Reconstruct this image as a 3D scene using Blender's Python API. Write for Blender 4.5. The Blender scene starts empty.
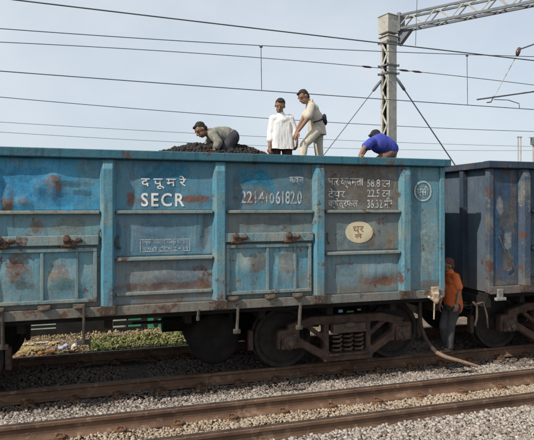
import bpy, math, random
import numpy as np
from mathutils import Vector, Matrix, noise as mnoise

# ------------------------------------------------------------------ camera, sky, sun, exposure
SC = bpy.context.scene
COL = SC.collection
YAW = math.radians(16.2); CY = -8.77; CZ = 2.57; F = 520.0; UC = 267.0; VH = 206.0
cam = bpy.data.cameras.new('camera'); camo = bpy.data.objects.new('camera', cam); COL.objects.link(camo)
camo.location = (0, CY, CZ); camo.rotation_euler = (math.pi/2, 0, -YAW)
cam.sensor_fit = 'HORIZONTAL'; cam.sensor_width = 36; cam.lens = F/534*36
cam.shift_y = -14/534; cam.clip_start = .1; cam.clip_end = 3000
SC.camera = camo
SUN = Vector((1, .42, -1.0)).normalized()
world = bpy.data.worlds.new('World'); SC.world = world; world.use_nodes = True
nt = world.node_tree; bg = nt.nodes['Background']; bg.inputs[1].default_value = .115
sky = nt.nodes.new('ShaderNodeTexSky'); sky.sky_type = 'NISHITA'; sky.sun_disc = False
sky.sun_elevation = math.asin(-SUN.z); sky.sun_rotation = math.atan2(-SUN.x, -SUN.y)
sky.air_density = 1.0; sky.dust_density = 2.5; sky.altitude = 50
tc = nt.nodes.new('ShaderNodeTexCoord')
mp = nt.nodes.new('ShaderNodeMapping'); mp.inputs['Scale'].default_value = (1.3, 1.3, 2.2)
nz = nt.nodes.new('ShaderNodeTexNoise'); nz.inputs['Scale'].default_value = 1.6; nz.inputs['Detail'].default_value = 7
nz.inputs['Roughness'].default_value = .55
rp = nt.nodes.new('ShaderNodeValToRGB'); rp.color_ramp.elements[0].position = .36; rp.color_ramp.elements[1].position = .66
rp.color_ramp.elements[0].color = (.66, .66, .66, 1); rp.color_ramp.elements[1].color = (.92, .92, .92, 1)
mx = nt.nodes.new('ShaderNodeMix'); mx.data_type = 'RGBA'
mx.inputs[7].default_value = (5.35, 5.85, 6.35, 1)
nt.links.new(tc.outputs['Generated'], mp.inputs[0]); nt.links.new(mp.outputs[0], nz.inputs['Vector'])
nt.links.new(nz.outputs[0], rp.inputs[0]); nt.links.new(rp.outputs[0], mx.inputs[0])
nt.links.new(sky.outputs[0], mx.inputs[6]); nt.links.new(mx.outputs[2], bg.inputs[0])
sl = bpy.data.lights.new('sun', 'SUN'); sl.energy = 3.6; sl.angle = math.radians(.6); sl.color = (1, .93, .83)
so = bpy.data.objects.new('sun', sl); COL.objects.link(so); so.rotation_euler = SUN.to_track_quat('-Z', 'Y').to_euler()
so.location = (-20, -10, 20)
vs = SC.view_settings; vs.view_transform = 'Standard'; vs.look = 'None'; vs.gamma = 1; vs.use_curve_mapping = False
vs.exposure = .25
R = random.Random(7)

def P(u, v, y):
    """the world point at distance y (across the tracks) measured from the photo"""
    r = (u-UC)/F
    t = (y-CY)/(math.cos(YAW)-r*math.sin(YAW))
    return Vector(((r*math.cos(YAW)+math.sin(YAW))*t, y, CZ-(v-VH)/F*t))

# ------------------------------------------------------------------ helpers
class MB:
    def __init__(s): s.v = []; s.f = []
    def add(s, vs_, fs_):
        n = len(s.v); s.v += [tuple(p) for p in vs_]; s.f += [tuple(i+n for i in f) for f in fs_]; return s
    def box(s, c, d, rot=None):
        hx, hy, hz = d[0]/2, d[1]/2, d[2]/2
        vv = [Vector((x, y, z)) for x in (-hx, hx) for y in (-hy, hy) for z in (-hz, hz)]
        if rot is not None: vv = [rot @ p for p in vv]
        c = Vector(c)
        return s.add([p+c for p in vv], [(0,1,3,2),(4,6,7,5),(0,4,5,1),(2,3,7,6),(0,2,6,4),(1,5,7,3)])
    def b2(s, x0, x1, y0, y1, z0, z1):
        return s.box(((x0+x1)/2, (y0+y1)/2, (z0+z1)/2), (abs(x1-x0), abs(y1-y0), abs(z1-z0)))
    def bar(s, a, b, w, h, up=(0,0,1)):
        a = Vector(a); b = Vector(b); d = b-a; L = d.length; d.normalize()
        u = Vector(up)
        if abs(d.dot(u)) > .98: u = Vector((0, 1, 0))
        sd = d.cross(u).normalized(); u2 = sd.cross(d)
        rot = Matrix((d, sd, u2)).transposed()
        return s.box((a+b)/2, (L, w, h), rot)
    def prism(s, pts, fn):
        """pts: 2D outline; fn(p, k) -> 3D for k = 0, 1"""
        n = len(pts)
        vv = [fn(p, 0) for p in pts]+[fn(p, 1) for p in pts]
        return s.add(vv, [tuple(range(n)), tuple(range(2*n-1, n-1, -1))]+[(i, i+n, (i+1) % n+n, (i+1) % n) for i in range(n)])
    def tube(s, pts, r, n=8, caps=True):
        pts = [Vector(p) for p in pts]; rs = r if isinstance(r, (list, tuple)) else [r]*len(pts)
        t0 = (pts[1]-pts[0]).normalized(); up = Vector((0,0,1)) if abs(t0.z) < .9 else Vector((0,1,0))
        a = t0.cross(up).normalized(); vv = []
        for i, p in enumerate(pts):
            t = (pts[min(i+1, len(pts)-1)]-pts[max(i-1, 0)]).normalized()
            a = (a-t*a.dot(t)).normalized(); b = t.cross(a)
            vv += [p+(a*math.cos(2*math.pi*k/n)+b*math.sin(2*math.pi*k/n))*rs[i] for k in range(n)]
        ff = [(i*n+k, i*n+(k+1) % n, (i+1)*n+(k+1) % n, (i+1)*n+k) for i in range(len(pts)-1) for k in range(n)]
        if caps: ff += [tuple(range(n-1, -1, -1)), tuple(range((len(pts)-1)*n, len(pts)*n))]
        return s.add(vv, ff)
    def lathe(s, prof, c, axis='Y', n=40):
        """prof: (radius, offset) closed outline turned about an axis through c"""
        c = Vector(c); m = len(prof); vv = []
        for k in range(n):
            a = 2*math.pi*k/n; ca, sa = math.cos(a), math.sin(a)
            for r_, o in prof:
                vv.append(c+(Vector((r_*ca, o, r_*sa)) if axis == 'Y' else Vector((r_*ca, r_*sa, o)) if axis == 'Z' else Vector((o, r_*ca, r_*sa))))
        ff = [(k*m+i, k*m+(i+1) % m, ((k+1) % n)*m+(i+1) % m, ((k+1) % n)*m+i) for k in range(n) for i in range(m)]
        return s.add(vv, ff)
    def cap(s, a, ra, b, rb, n=20):
        a = Vector(a); b = Vector(b); d = b-a; L = max(d.length, 1e-4); d = d/L
        rows = []
        for k in range(7): th = math.pi/2*k/6; rows.append((a-d*ra*math.cos(th), ra*math.sin(th)))
        for k in range(7): th = math.pi/2*k/6; rows.append((b+d*rb*math.sin(th), rb*math.cos(th)))
        rows[0] = (rows[0][0], ra*.05); rows[-1] = (rows[-1][0], rb*.05)
        return s.tube([r_[0] for r_ in rows], [r_[1] for r_ in rows], n)
    def ell(s, c, rad, M=None, n=14):
        c = Vector(c); M = M or Matrix.Identity(3); vv = []; m = n//2
        for i in range(m+1):
            th = math.pi*i/m; rr = max(math.sin(th), .03)
            for k in range(n):
                a = 2*math.pi*k/n
                vv.append(c+M @ Vector((rad[0]*rr*math.cos(a), rad[1]*rr*math.sin(a), -rad[2]*math.cos(th))))
        ff = [(i*n+k, i*n+(k+1) % n, (i+1)*n+(k+1) % n, (i+1)*n+k) for i in range(m) for k in range(n)]
        ff += [tuple(range(n-1, -1, -1)), tuple(range(m*n, m*n+n))]
        return s.add(vv, ff)
    def build(s, name, mat, parent=None, bevel=0, smooth=False, org=None):
        org = org if org is not None else Vector((0,0,0))
        me = bpy.data.meshes.new(name)
        me.from_pydata([tuple(Vector(p)-org) for p in s.v], [], s.f)
        me.update()
        if mat: me.materials.append(mat)
        o = bpy.data.objects.new(name, me); COL.objects.link(o); o.parent = parent
        if bevel:
            b = o.modifiers.new('b', 'BEVEL'); b.width = bevel; b.segments = 2; b.limit_method = 'ANGLE'; b.angle_limit = math.radians(40)
        if smooth:
            me.polygons.foreach_set('use_smooth', [True]*len(me.polygons))
        return o

def recalc(o):
    import bmesh
    bm = bmesh.new(); bm.from_mesh(o.data); bmesh.ops.recalc_face_normals(bm, faces=bm.faces); bm.to_mesh(o.data); bm.free()

def fuse(name, mb, voxel, mat, parent=None, org=None, wob=0, wscale=9, it=3, seed=0, fold=1.0, zmin=None):
    o = mb.build(name, mat, parent, org=org); recalc(o)
    m = o.modifiers.new('r', 'REMESH'); m.mode = 'VOXEL'; m.voxel_size = voxel
    s = o.modifiers.new('s', 'SMOOTH'); s.iterations = it; s.factor = .5
    COL.objects.unlink(o); pp = o.parent; o.parent = None; ts = bpy.data.scenes.new('work'); ts.collection.objects.link(o)
    ts.view_layers[0].update(); dg = ts.view_layers[0].depsgraph
    me = bpy.data.meshes.new_from_object(o.evaluated_get(dg)); o.modifiers.clear()
    ts.collection.objects.unlink(o); bpy.data.scenes.remove(ts); COL.objects.link(o); o.parent = pp
    old = o.data; o.data = me; me.name = name; bpy.data.meshes.remove(old)
    if not me.materials: me.materials.append(mat)
    if wob:
        for v in me.vertices:
            q = Vector((v.co.x, v.co.y, v.co.z*fold))*wscale+Vector((seed*3.7, 0, 0))
            h = mnoise.noise(q)+.5*mnoise.noise(Vector((q.x*2.3+q.z*1.1, q.y*2.3, q.z*1.3)))
            v.co += v.normal*h*wob
    if zmin is not None:
        for v in me.vertices:
            if v.co.z < zmin: v.co.z = zmin+.004*math.sin(v.co.x*25)
    me.polygons.foreach_set('use_smooth', [True]*len(me.polygons))
    return o

def tag(o, label=None, cat=None, group=None, kind=None):
    if label: o['label'] = label
    if cat: o['category'] = cat
    if group: o['group'] = group
    if kind: o['kind'] = kind
    return o
def thing(name, loc, label, cat, group=None, rz=0):
    o = bpy.data.objects.new(name, None); COL.objects.link(o); o.location = loc; o.rotation_euler = (0, 0, rz)
    o.empty_display_size = .2
    return tag(o, label, cat, group)
def copy_tree(o, parent=None):
    c = o.copy(); COL.objects.link(c); c.parent = parent
    for ch in list(o.children): copy_tree(ch, c)
    return c

# ------------------------------------------------------------------ materials
def lk(n, a, b): n.links.new(a, b)
def _noise(n, vec, scale, detail=4, rough=.55, off=(0,0,0), sc=(1,1,1)):
    m = n.nodes.new('ShaderNodeMapping'); m.inputs['Location'].default_value = off; m.inputs['Scale'].default_value = sc
    lk(n, vec, m.inputs[0])
    t = n.nodes.new('ShaderNodeTexNoise'); t.inputs['Scale'].default_value = scale; t.inputs['Detail'].default_value = detail
    t.inputs['Roughness'].default_value = rough; lk(n, m.outputs[0], t.inputs['Vector']); return t.outputs[0]
def _ramp(n, fac, a, b, hi=1.0, lo=0.0):
    r = n.nodes.new('ShaderNodeMapRange'); r.interpolation_type = 'SMOOTHSTEP'
    r.inputs[1].default_value = a; r.inputs[2].default_value = b; r.inputs[3].default_value = lo; r.inputs[4].default_value = hi
    lk(n, fac, r.inputs[0]); return r.outputs[0]
def _mix(n, fac, a, b):
    m = n.nodes.new('ShaderNodeMix'); m.data_type = 'RGBA'
    if isinstance(fac, (int, float)): m.inputs[0].default_value = fac
    else: lk(n, fac, m.inputs[0])
    for i, x in ((6, a), (7, b)):
        if isinstance(x, tuple): m.inputs[i].default_value = (*x[:3], 1)
        else: lk(n, x, m.inputs[i])
    return m.outputs[2]
def _math(n, op, a, b=None, clamp=False):
    m = n.nodes.new('ShaderNodeMath'); m.operation = op; m.use_clamp = clamp
    for i, x in enumerate((a, b)):
        if x is None: continue
        if isinstance(x, (int, float)): m.inputs[i].default_value = x
        else: lk(n, x, m.inputs[i])
    return m.outputs[0]
def newmat(name, rough=.7, metal=0, spec=.3):
    m = bpy.data.materials.new(name); m.use_nodes = True; n = m.node_tree; p = n.nodes['Principled BSDF']
    p.inputs['Roughness'].default_value = rough; p.inputs['Metallic'].default_value = metal
    p.inputs['Specular IOR Level'].default_value = spec
    t = n.nodes.new('ShaderNodeTexCoord')
    return m, n, p, t.outputs['Object']
def _bump(n, p, h, st, dist=.01):
    b = n.nodes.new('ShaderNodeBump'); b.inputs['Strength'].default_value = st; b.inputs['Distance'].default_value = dist
    lk(n, h, b.inputs['Height']); lk(n, b.outputs[0], p.inputs['Normal'])
def basic(name, c1, c2=None, scale=6, rough=.75, metal=0, bump=.3, spec=.3, dist=.01, c3=None, detail=5, thr=(.35, .65)):
    m, n, p, v = newmat(name, rough, metal, spec)
    c2 = c2 or tuple(x*.7 for x in c1)
    f = _ramp(n, _noise(n, v, scale, detail, .6), *thr)
    c = _mix(n, f, c1, c2)
    if c3: c = _mix(n, _ramp(n, _noise(n, v, scale*3.3, 5, .65, (5, 2, 1)), .52, .68), c, c3)
    lk(n, c, p.inputs['Base Color'])
    if bump: _bump(n, p, _noise(n, v, scale*7, 4, .6), bump, dist)
    return m
RUST = (.16, .062, .032); RUSTD = (.06, .030, .022); DUST = (.27, .235, .19)
def paint(name, c1, c2, grey, g_amt=.5, rust=.5, dark=.5, spots=(), seed=0, rough=.6, dust=.3, chalk=True):
    """weathered wagon paint: two tones of paint, chalky fading, vertical dirt runs, rust and named patches"""
    def ch(q, k=1.5, d=.03):
        l = sum(q)/3; return tuple((x*(1-d)+l*d)*k for x in q)
    if chalk: c1, c2, grey = ch(c1), ch(c2), ch(grey, 1.2)
    m, n, p, v = newmat(name, rough, 0, .3)
    o = (seed*3.1, seed*1.7, seed*2.3)
    c = _mix(n, _ramp(n, _noise(n, v, 1.3, 5, .55, o), .40, .62), c1, c2)
    c = _mix(n, _ramp(n, _noise(n, v, 2.4, 6, .65, (o[1]+4, 2, o[0])), .46, .66, g_amt), c, grey)
    c = _mix(n, _ramp(n, _noise(n, v, 5, 5, .6, (o[2], 7, 1), (3.2, 3.2, .35)), .50, .68, .55*dark), c, (c1[0]*.35, c1[1]*.33, c1[2]*.33))
    c = _mix(n, _ramp(n, _noise(n, v, 7, 6, .7, (o[2]+2, 3, o[1])), .55, .70, dust), c, DUST)
    for sx, sz, rx, rz, col, st in spots:
        s = n.nodes.new('ShaderNodeSeparateXYZ'); lk(n, v, s.inputs[0])
        dx = _math(n, 'DIVIDE', _math(n, 'SUBTRACT', s.outputs[0], sx), rx)
        dz = _math(n, 'DIVIDE', _math(n, 'SUBTRACT', s.outputs[2], sz), rz)
        d = _math(n, 'ADD', _math(n, 'POWER', _math(n, 'ABSOLUTE', dx), 2.6), _math(n, 'POWER', _math(n, 'ABSOLUTE', dz), 2.6))
        d = _math(n, 'ADD', d, _math(n, 'MULTIPLY', _math(n, 'SUBTRACT', _noise(n, v, 6.5, 8, .78, (sx, 1, sz)), .5), 7.5))
        c = _mix(n, _ramp(n, d, 1.75, .25, st), c, _mix(n, _ramp(n, _noise(n, v, 16, 6, .7, (sz, 2, sx)), .38, .62), col, tuple(q*.62 for q in col)))
    sz_ = n.nodes.new('ShaderNodeSeparateXYZ'); lk(n, v, sz_.inputs[0])
    gn = _math(n, 'ADD', sz_.outputs[2], _math(n, 'MULTIPLY', _noise(n, v, 4, 7, .7, o, (2.4, 2.4, .6)), 1.5))
    c = _mix(n, _ramp(n, gn, 2.5, 1.65, .55), c, (.165, .13, .095))
    c = _mix(n, _ramp(n, _noise(n, v, 5.5, 7, .7, (o[1]+3, 1, o[0]), (4.5, 4.5, .45)), .57, .68, .5), c, (.15, .115, .085))
    c = _mix(n, _ramp(n, _noise(n, v, 2.2, 9, .85, (o[0], 8, o[1]), (2.2, 2.2, .8)), .66, .70, .45), c, (.33, .36, .35))
    c = _mix(n, _ramp(n, _noise(n, v, 3.0, 9, .85, (o[2], 18, o[1]), (1.6, 1.6, 1.0)), .63, .66, .5), c, (.07, .055, .045))
    rn = _noise(n, v, 3.2, 8, .72, (o[0]+9, 5, o[2]))
    c = _mix(n, _ramp(n, rn, .60-.07*rust, .66-.05*rust, .9 if rust else 0), c, _mix(n, _noise(n, v, 22, 4), RUST, RUSTD))
    gr = _noise(n, v, 45, 4, .7, o)
    c = _mix(n, _ramp(n, gr, .3, .75, .25), c, (.03, .035, .035))
    lk(n, c, p.inputs['Base Color'])
    _bump(n, p, _math(n, 'ADD', _noise(n, v, 14, 5, .6), _math(n, 'MULTIPLY', gr, .4)), .45, .012)
    return m

M = {}
TEAL1, TEAL2, TEALG = (.035, .165, .235), (.040, .235, .36), (.15, .225, .245)
M['rim'] = paint('rim_paint', (.020, .085, .12), (.026, .11, .15), (.06, .12, .14), .5, .25, .8, seed=3, dust=.2)
M['post'] = paint('post_paint', (.06, .17, .22), (.055, .195, .27), (.17, .23, .22), .85, .4, 1.0, seed=5, dust=.6)
M['ledge'] = paint('ledge_paint', (.13, .17, .165), (.17, .19, .175), (.26, .25, .205), .8, .5, .5, seed=6, dust=.8)
M['door'] = paint('door_paint', (.11, .175, .19), (.13, .19, .195), (.24, .255, .225), .85, .6, .8, seed=8, dust=.75)
M['sill'] = paint('sill_paint', (.11, .14, .14), (.14, .14, .12), (.20, .18, .145), .7, .8, .9, seed=9, dust=.7)
M['under'] = basic('underframe_grime', (.022, .018, .016), (.012, .011, .010), 5, .9)
M['cast'] = basic('rusty_cast_steel', (.095, .058, .044), (.05, .034, .028), 7, .85, 0, .5, c3=(.12, .07, .045))
M['castlight'] = basic('dusty_cast_steel', (.12, .085, .065), (.07, .048, .038), 9, .85, 0, .5)
M['wheel'] = basic('wheel_steel', (.040, .033, .029), (.022, .019, .018), 8, .75, 0, .3)
M['rail'] = basic('rail_rust', (.17, .098, .062), (.095, .055, .037), 3, .85, 0, .5, c3=(.23, .15, .10), detail=8, thr=(.3, .7))
M['railhead'] = basic('rail_head_steel', (.10, .075, .06), (.06, .042, .033), 6, .55, .3, .2)
M['clip'] = basic('clip_rust', (.19, .10, .05), (.09, .05, .03), 20, .85)
M['white'] = None
def lettering(name, col, wear=.5, seed=0):
    m, n, p, v = newmat(name, .7)
    c = _mix(n, _noise(n, v, 18, 4, .6), col, tuple(x*.72 for x in col)); lk(n, c, p.inputs['Base Color'])
    tr = n.nodes.new('ShaderNodeBsdfTransparent'); ms = n.nodes.new('ShaderNodeMixShader')
    f = _ramp(n, _noise(n, v, 13, 7, .75, (seed, 1, 2)), .62-.25*wear, .72-.2*wear, .85)
    lk(n, f, ms.inputs[0]); lk(n, p.outputs[0], ms.inputs[1]); lk(n, tr.outputs[0], ms.inputs[2])
    lk(n, ms.outputs[0], n.nodes['Material Output'].inputs[0]); return m
M['white'] = lettering('white_lettering', (.78, .80, .78), .15)
M['worn'] = lettering('worn_lettering', (.58, .60, .58), .55, 4)
M['faint'] = lettering('faint_lettering', (.46, .52, .55), .62, 8)
M['cream'] = lettering('cream_paint', (.62, .54, .36), .12, 3)
M['brownmark'] = lettering('brown_mark', (.24, .13, .075), .5, 5)
M['coal'] = basic('coal', (.010, .0095, .0095), (.02, .019, .0185), 14, .75, 0, .8, spec=.35)
M['mast'] = basic('mast_paint', (.46, .45, .40), (.36, .35, .31), 3, .6, 0, .15, c3=(.30, .26, .2))
M['truss'] = basic('truss_steel', (.17, .19, .21), (.12, .135, .15), 3, .6, 0, .15)
M['wire'] = basic('wire_haze_grey', (.13, .14, .155), (.09, .10, .11), 2, .6, 0, 0)  # lightened grey, haze is put into the wire colour
M['insul'] = basic('insulator_glaze', (.10, .06, .05), (.07, .04, .035), 6, .3, 0, 0, spec=.5)
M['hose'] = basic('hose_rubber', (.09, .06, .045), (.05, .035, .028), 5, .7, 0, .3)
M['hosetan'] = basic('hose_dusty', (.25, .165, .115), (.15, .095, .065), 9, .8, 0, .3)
M['brass'] = basic('dusty_cream_bracket', (.50, .42, .32), (.30, .20, .13), 12, .6, 0, .3)

def stone_mat(name, ramp):
    m, n, p, v = newmat(name, .9, 0, .2)
    a = n.nodes.new('ShaderNodeAttribute'); a.attribute_name = 'tone'
    r = n.nodes.new('ShaderNodeValToRGB'); cr = r.color_ramp
    while len(cr.elements) < len(ramp): cr.elements.new(.5)
    for e, (ps, c) in zip(cr.elements, ramp): e.position = ps; e.color = (*c, 1)
    lk(n, a.outputs['Fac'], r.inputs[0])
    c = _mix(n, _ramp(n, _noise(n, v, 60, 3, .6), .3, .7, .35), r.outputs[0], (.16, .13, .11))
    lk(n, c, p.inputs['Base Color']); _bump(n, p, _noise(n, v, 90, 3), .4, .004); return m
M['stone'] = stone_mat('ballast_stone', [(0, (.06, .05, .042)), (.3, (.26, .22, .185)), (.55, (.38, .335, .29)), (.85, (.52, .465, .41)), (1, (.30, .21, .15))])
M['sandst'] = stone_mat('sandy_stone', [(0, (.18, .12, .075)), (.4, (.37, .29, .20)), (.8, (.50, .41, .31)), (1, (.33, .22, .14))])
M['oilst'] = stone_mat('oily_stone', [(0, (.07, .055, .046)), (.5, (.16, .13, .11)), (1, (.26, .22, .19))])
M['coalst'] = stone_mat('coal_lump', [(0, (.007, .007, .007)), (.7, (.013, .0125, .0125)), (1, (.035, .034, .034))])

# ------------------------------------------------------------------ ground
XS = list(np.concatenate([np.linspace(-300, -6, 12), np.linspace(-5, 14, 96), np.linspace(16, 300, 12)]))
PROF = [(-300, .18), (-60, .18), (-9, .18), (-5, .19), (-4.2, .2), (-3.6, .2), (-2.75, .17), (-2.3, .06), (-1.8, -.10), (-1.35, -.2), (-.9, -.2), (0, -.2),
        (1.3, -.2), (1.9, -.46), (2.4, -.60), (3.4, -.63), (5.2, -.68), (6.2, -1.4), (7, -2.2), (9, -2.3), (60, -2.3), (300, -2.3), (900, -2.3)]
def gz(y):
    for (a, za), (b, zb) in zip(PROF, PROF[1:]):
        if a <= y <= b: return za+(zb-za)*(y-a)/(b-a)
    return PROF[-1][1]
YS = sorted(set([p[0] for p in PROF]+list(np.linspace(-5, 9, 70))))
vv = [(x, y, gz(y)+(.018*mnoise.noise(Vector((x*1.7, y*1.7, 0))) if abs(x) < 15 and abs(y) < 9 else 0)-.012) for x in XS for y in YS]
ny = len(YS)
ff = [(i*ny+j, (i+1)*ny+j, (i+1)*ny+j+1, i*ny+j+1) for i in range(len(XS)-1) for j in range(ny-1)]
M['dirt'] = basic('ground_dirt', (.20, .155, .11), (.13, .10, .07), .9, .95, 0, .5, dist=.03, c3=(.09, .09, .045))
_n = M['dirt'].node_tree; _p = _n.nodes['Principled BSDF']; _c = _p.inputs['Base Color'].links[0].from_socket   # darker ground colour under the ballast, for dark gaps between stones
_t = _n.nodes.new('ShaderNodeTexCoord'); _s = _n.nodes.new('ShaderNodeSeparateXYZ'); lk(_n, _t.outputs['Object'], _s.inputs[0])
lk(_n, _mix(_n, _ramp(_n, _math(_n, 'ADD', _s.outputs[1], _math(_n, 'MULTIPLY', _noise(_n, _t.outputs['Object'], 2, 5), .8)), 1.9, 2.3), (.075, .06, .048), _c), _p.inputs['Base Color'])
tag(MB().add(vv, ff).build('ground', M['dirt'], smooth=True), kind='structure')

# stones ---------------------------------------------------------------
CUB = np.array([(x, y, z) for x in (-1, 1) for y in (-1, 1) for z in (-1, 1)])*.62
CUF = np.array([(0,1,3),(0,3,2),(4,6,7),(4,7,5),(0,4,5),(0,5,1),(2,3,7),(2,7,6),(0,2,6),(0,6,4),(1,5,7),(1,7,3)])
def stones(name, pts, size, mat, seed, label=None, cat=None, flat=.75):
    """one mesh of many angular stones; pts (n,3), size (n,)"""
    rg = np.random.default_rng(seed); n = len(pts)
    V = CUB[None]*(1+rg.uniform(-.42, .30, (n, 8, 3)))
    sc = rg.uniform(.55, 1.4, (n, 1, 3)); V = V*sc
    q = rg.normal(size=(n, 4)); q /= np.linalg.norm(q, axis=1)[:, None]
    w, x, y, z = q.T
    RM = np.stack([1-2*(y*y+z*z), 2*(x*y-z*w), 2*(x*z+y*w), 2*(x*y+z*w), 1-2*(x*x+z*z), 2*(y*z-x*w), 2*(x*z-y*w), 2*(y*z+x*w), 1-2*(x*x+y*y)], 1).reshape(n, 3, 3)
    V = np.einsum('nij,nkj->nki', RM, V); V[:, :, 2] *= flat
    V = V*size[:, None, None]*.5+pts[:, None, :]
    Fc = (CUF[None]+(np.arange(n)*8)[:, None, None]).reshape(-1, 3)
    me = bpy.data.meshes.new(name); me.vertices.add(n*8); me.vertices.foreach_set('co', V.reshape(-1).astype(np.float32))
    me.loops.add(len(Fc)*3); me.loops.foreach_set('vertex_index', Fc.reshape(-1).astype(np.int32))
    me.polygons.add(len(Fc)); me.polygons.foreach_set('loop_start', np.arange(0, len(Fc)*3, 3, dtype=np.int32))
    me.update(calc_edges=True)
    a = me.attributes.new('tone', 'FLOAT', 'POINT')
    a.data.foreach_set('value', np.repeat(np.clip(rg.beta(2.2, 1.8, n), 0, 1), 8).astype(np.float32))
    me.materials.append(mat)
    o = bpy.data.objects.new(name, me); COL.objects.link(o); tag(o, label, cat, kind='stuff'); return o
def scatter(n, x0, x1, y0, y1, smin, smax, seed, lift=.2, nz_=.05):
    rg = np.random.default_rng(seed); x = rg.uniform(x0, x1, n); y = rg.uniform(y0, y1, n); s = rg.uniform(smin, smax, n)**1
    z = np.array([gz(b)+nz_*(mnoise.noise(Vector((a*1.4, b*2.2, seed)))) for a, b in zip(x, y)])+s*lift*rg.uniform(-.6, 1.2, n)
    return np.stack([x, y, z], 1), s
RA, RB = -2.99, -3.68        # near running rail and the rail lying inside it
ZA = .35                     # their head height
pts, s = scatter(36000, -3.2, 8.4, -2.80, -1.15, .018, .058, 1, .3, .03)
# ragged edge towards the oily strip beside the train's rail
keep = np.array([p[1] < -1.22+.13*mnoise.noise(Vector((p[0]*1.3, 3, 0)))+.05*mnoise.noise(Vector((p[0]*5, 1, 0))) for p in pts])
stones('ballast', pts[keep], s[keep], M['stone'], 2, 'pale grey ballast stones between the train and the nearest rail', 'ballast')
pts, s = scatter(42000, -3.4, 7.0, -5.0, -3.74, .018, .056, 3, .35, .02)
stones('ballast', pts, s, M['stone'], 4, 'grey ballast stones in front of the thin rail, nearest the viewer', 'ballast')
pts, s = scatter(15000, -3.2, 7.8, -3.65, -3.05, .012, .048, 5)
stones('gravel', pts, s, M['sandst'], 6, 'yellow sandy gravel between the two nearest rails', 'gravel')
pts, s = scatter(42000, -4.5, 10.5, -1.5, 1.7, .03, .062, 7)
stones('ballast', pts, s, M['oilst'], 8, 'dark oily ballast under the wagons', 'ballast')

# ------------------------------------------------------------------ rails
def rail(name, y, ztop, x0, x1, label, clips=(), h=.172, org=None, side=-1, headmat=None):
    o = thing(name, (0, y, ztop-h), label, 'rail', 'railway rails')
    pr = [(-.075, 0), (.075, 0), (.075, .012), (.018, .030), (.010, .05), (.010, h-.055), (.034, h-.038), (.036, h-.008), (.028, h),
          (-.028, h), (-.036, h-.008), (-.034, h-.038), (-.010, h-.055), (-.010, .05), (-.018, .030), (-.075, .012)]
    b = MB().prism(pr, lambda p, k: (x0 if k == 0 else x1, p[0], p[1])).build('rail_bar', M['rail'], o); recalc(b)
    MB().b2(x0, x1, -.024, .024, h+.0005, h+.003).build('rail_head', headmat or M['railhead'], o)
    proto = None
    for x in clips:
        if proto is None:
            m = MB().box((0, side*.085, .022), (.10, .07, .03))
            m.tube([(-.05, side*.11, .03), (-.03, side*.06, .05), (.0, side*.035, .045), (.03, side*.06, .055), (.05, side*.12, .04), (.02, side*.13, .03)], .010, 6)
            m.box((0, side*.10, .0), (.16, .12, .03))
            proto = m.build('rail_clip', M['clip'], o, bevel=.004); c = proto
        else:
            c = proto.copy(); COL.objects.link(c); c.parent = o
        c.location = (x, 0, 0)
    return o
rail('rail', -.84, 0, -60, 90, 'rusty rail under the near wheels of the wagons', [-2.4+.6*k+.03 for k in range(17)])
rail('rail', .84, 0, -60, 90, 'rail under the far wheels of the wagons, in shade', [-3+.6*k for k in range(14)])
rail('rail', RA, ZA, -60, 90, 'thick rusty rail along the edge of the pale ballast, nearest full rail', [-2.35+.6*k for k in range(15)])
rail('rail', RB, ZA-.02, -60, 90, 'low rusty rail half buried in gravel, closest to the viewer', [])

# ------------------------------------------------------------------ wagon
PY = -1.6     # side plate plane
def dent(x, z, seed, blobs=()):
    d = .008*mnoise.noise(Vector((x*1.6, z*2.0, seed)))+.008*mnoise.noise(Vector((x*4.5, z*3.5, seed+5)))
    k = abs(mnoise.noise(Vector((x*1.9+z*.7, z*1.6-x*.5, seed+11)))); d += .006*max(0, 1-k*5)
    for bx, bz, rx, rz, a in blobs:
        d += a*math.exp(-((x-bx)/rx)**2-((z-bz)/rz)**2)
    return d
def panel(name, x0, x1, z0, z1, mat, parent, seed, blobs=(), sgn=1):
    """dented plate with thickness; x, z in wagon space, outside towards -Y * sgn"""
    nx = max(3, int((x1-x0)/.03)); nz2 = max(3, int((z1-z0)/.03)); m = MB(); v = []
    for i in range(nx+1):
        for j in range(nz2+1):
            x = x0+(x1-x0)*i/nx; z = z0+(z1-z0)*j/nz2
            e = min(1, min(x-x0, x1-x, z-z0, z1-z)/.08)
            v.append((x, sgn*(PY-dent(x, z, seed, blobs)*max(e, 0)), z))
    f = [(i*(nz2+1)+j, (i+1)*(nz2+1)+j, (i+1)*(nz2+1)+j+1, i*(nz2+1)+j+1) for i in range(nx) for j in range(nz2)]
    o = m.add(v, f).build(name, mat, parent, smooth=True)
    s = o.modifiers.new('t', 'SOLIDIFY'); s.thickness = .008; s.offset = -1 if sgn > 0 else 1
    return o
WX = -.1    # first wagon's centre
def spot(u, v, ru, rv, col, st=1.0):
    a = P(u, v, PY); return (a.x-WX, a.z, ru/68, rv/72, col, st)
BR = (.20, .125, .085); BRD = (.10, .06, .045); PALE = (.34, .37, .35); BLUE = (.03, .25, .46)

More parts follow.
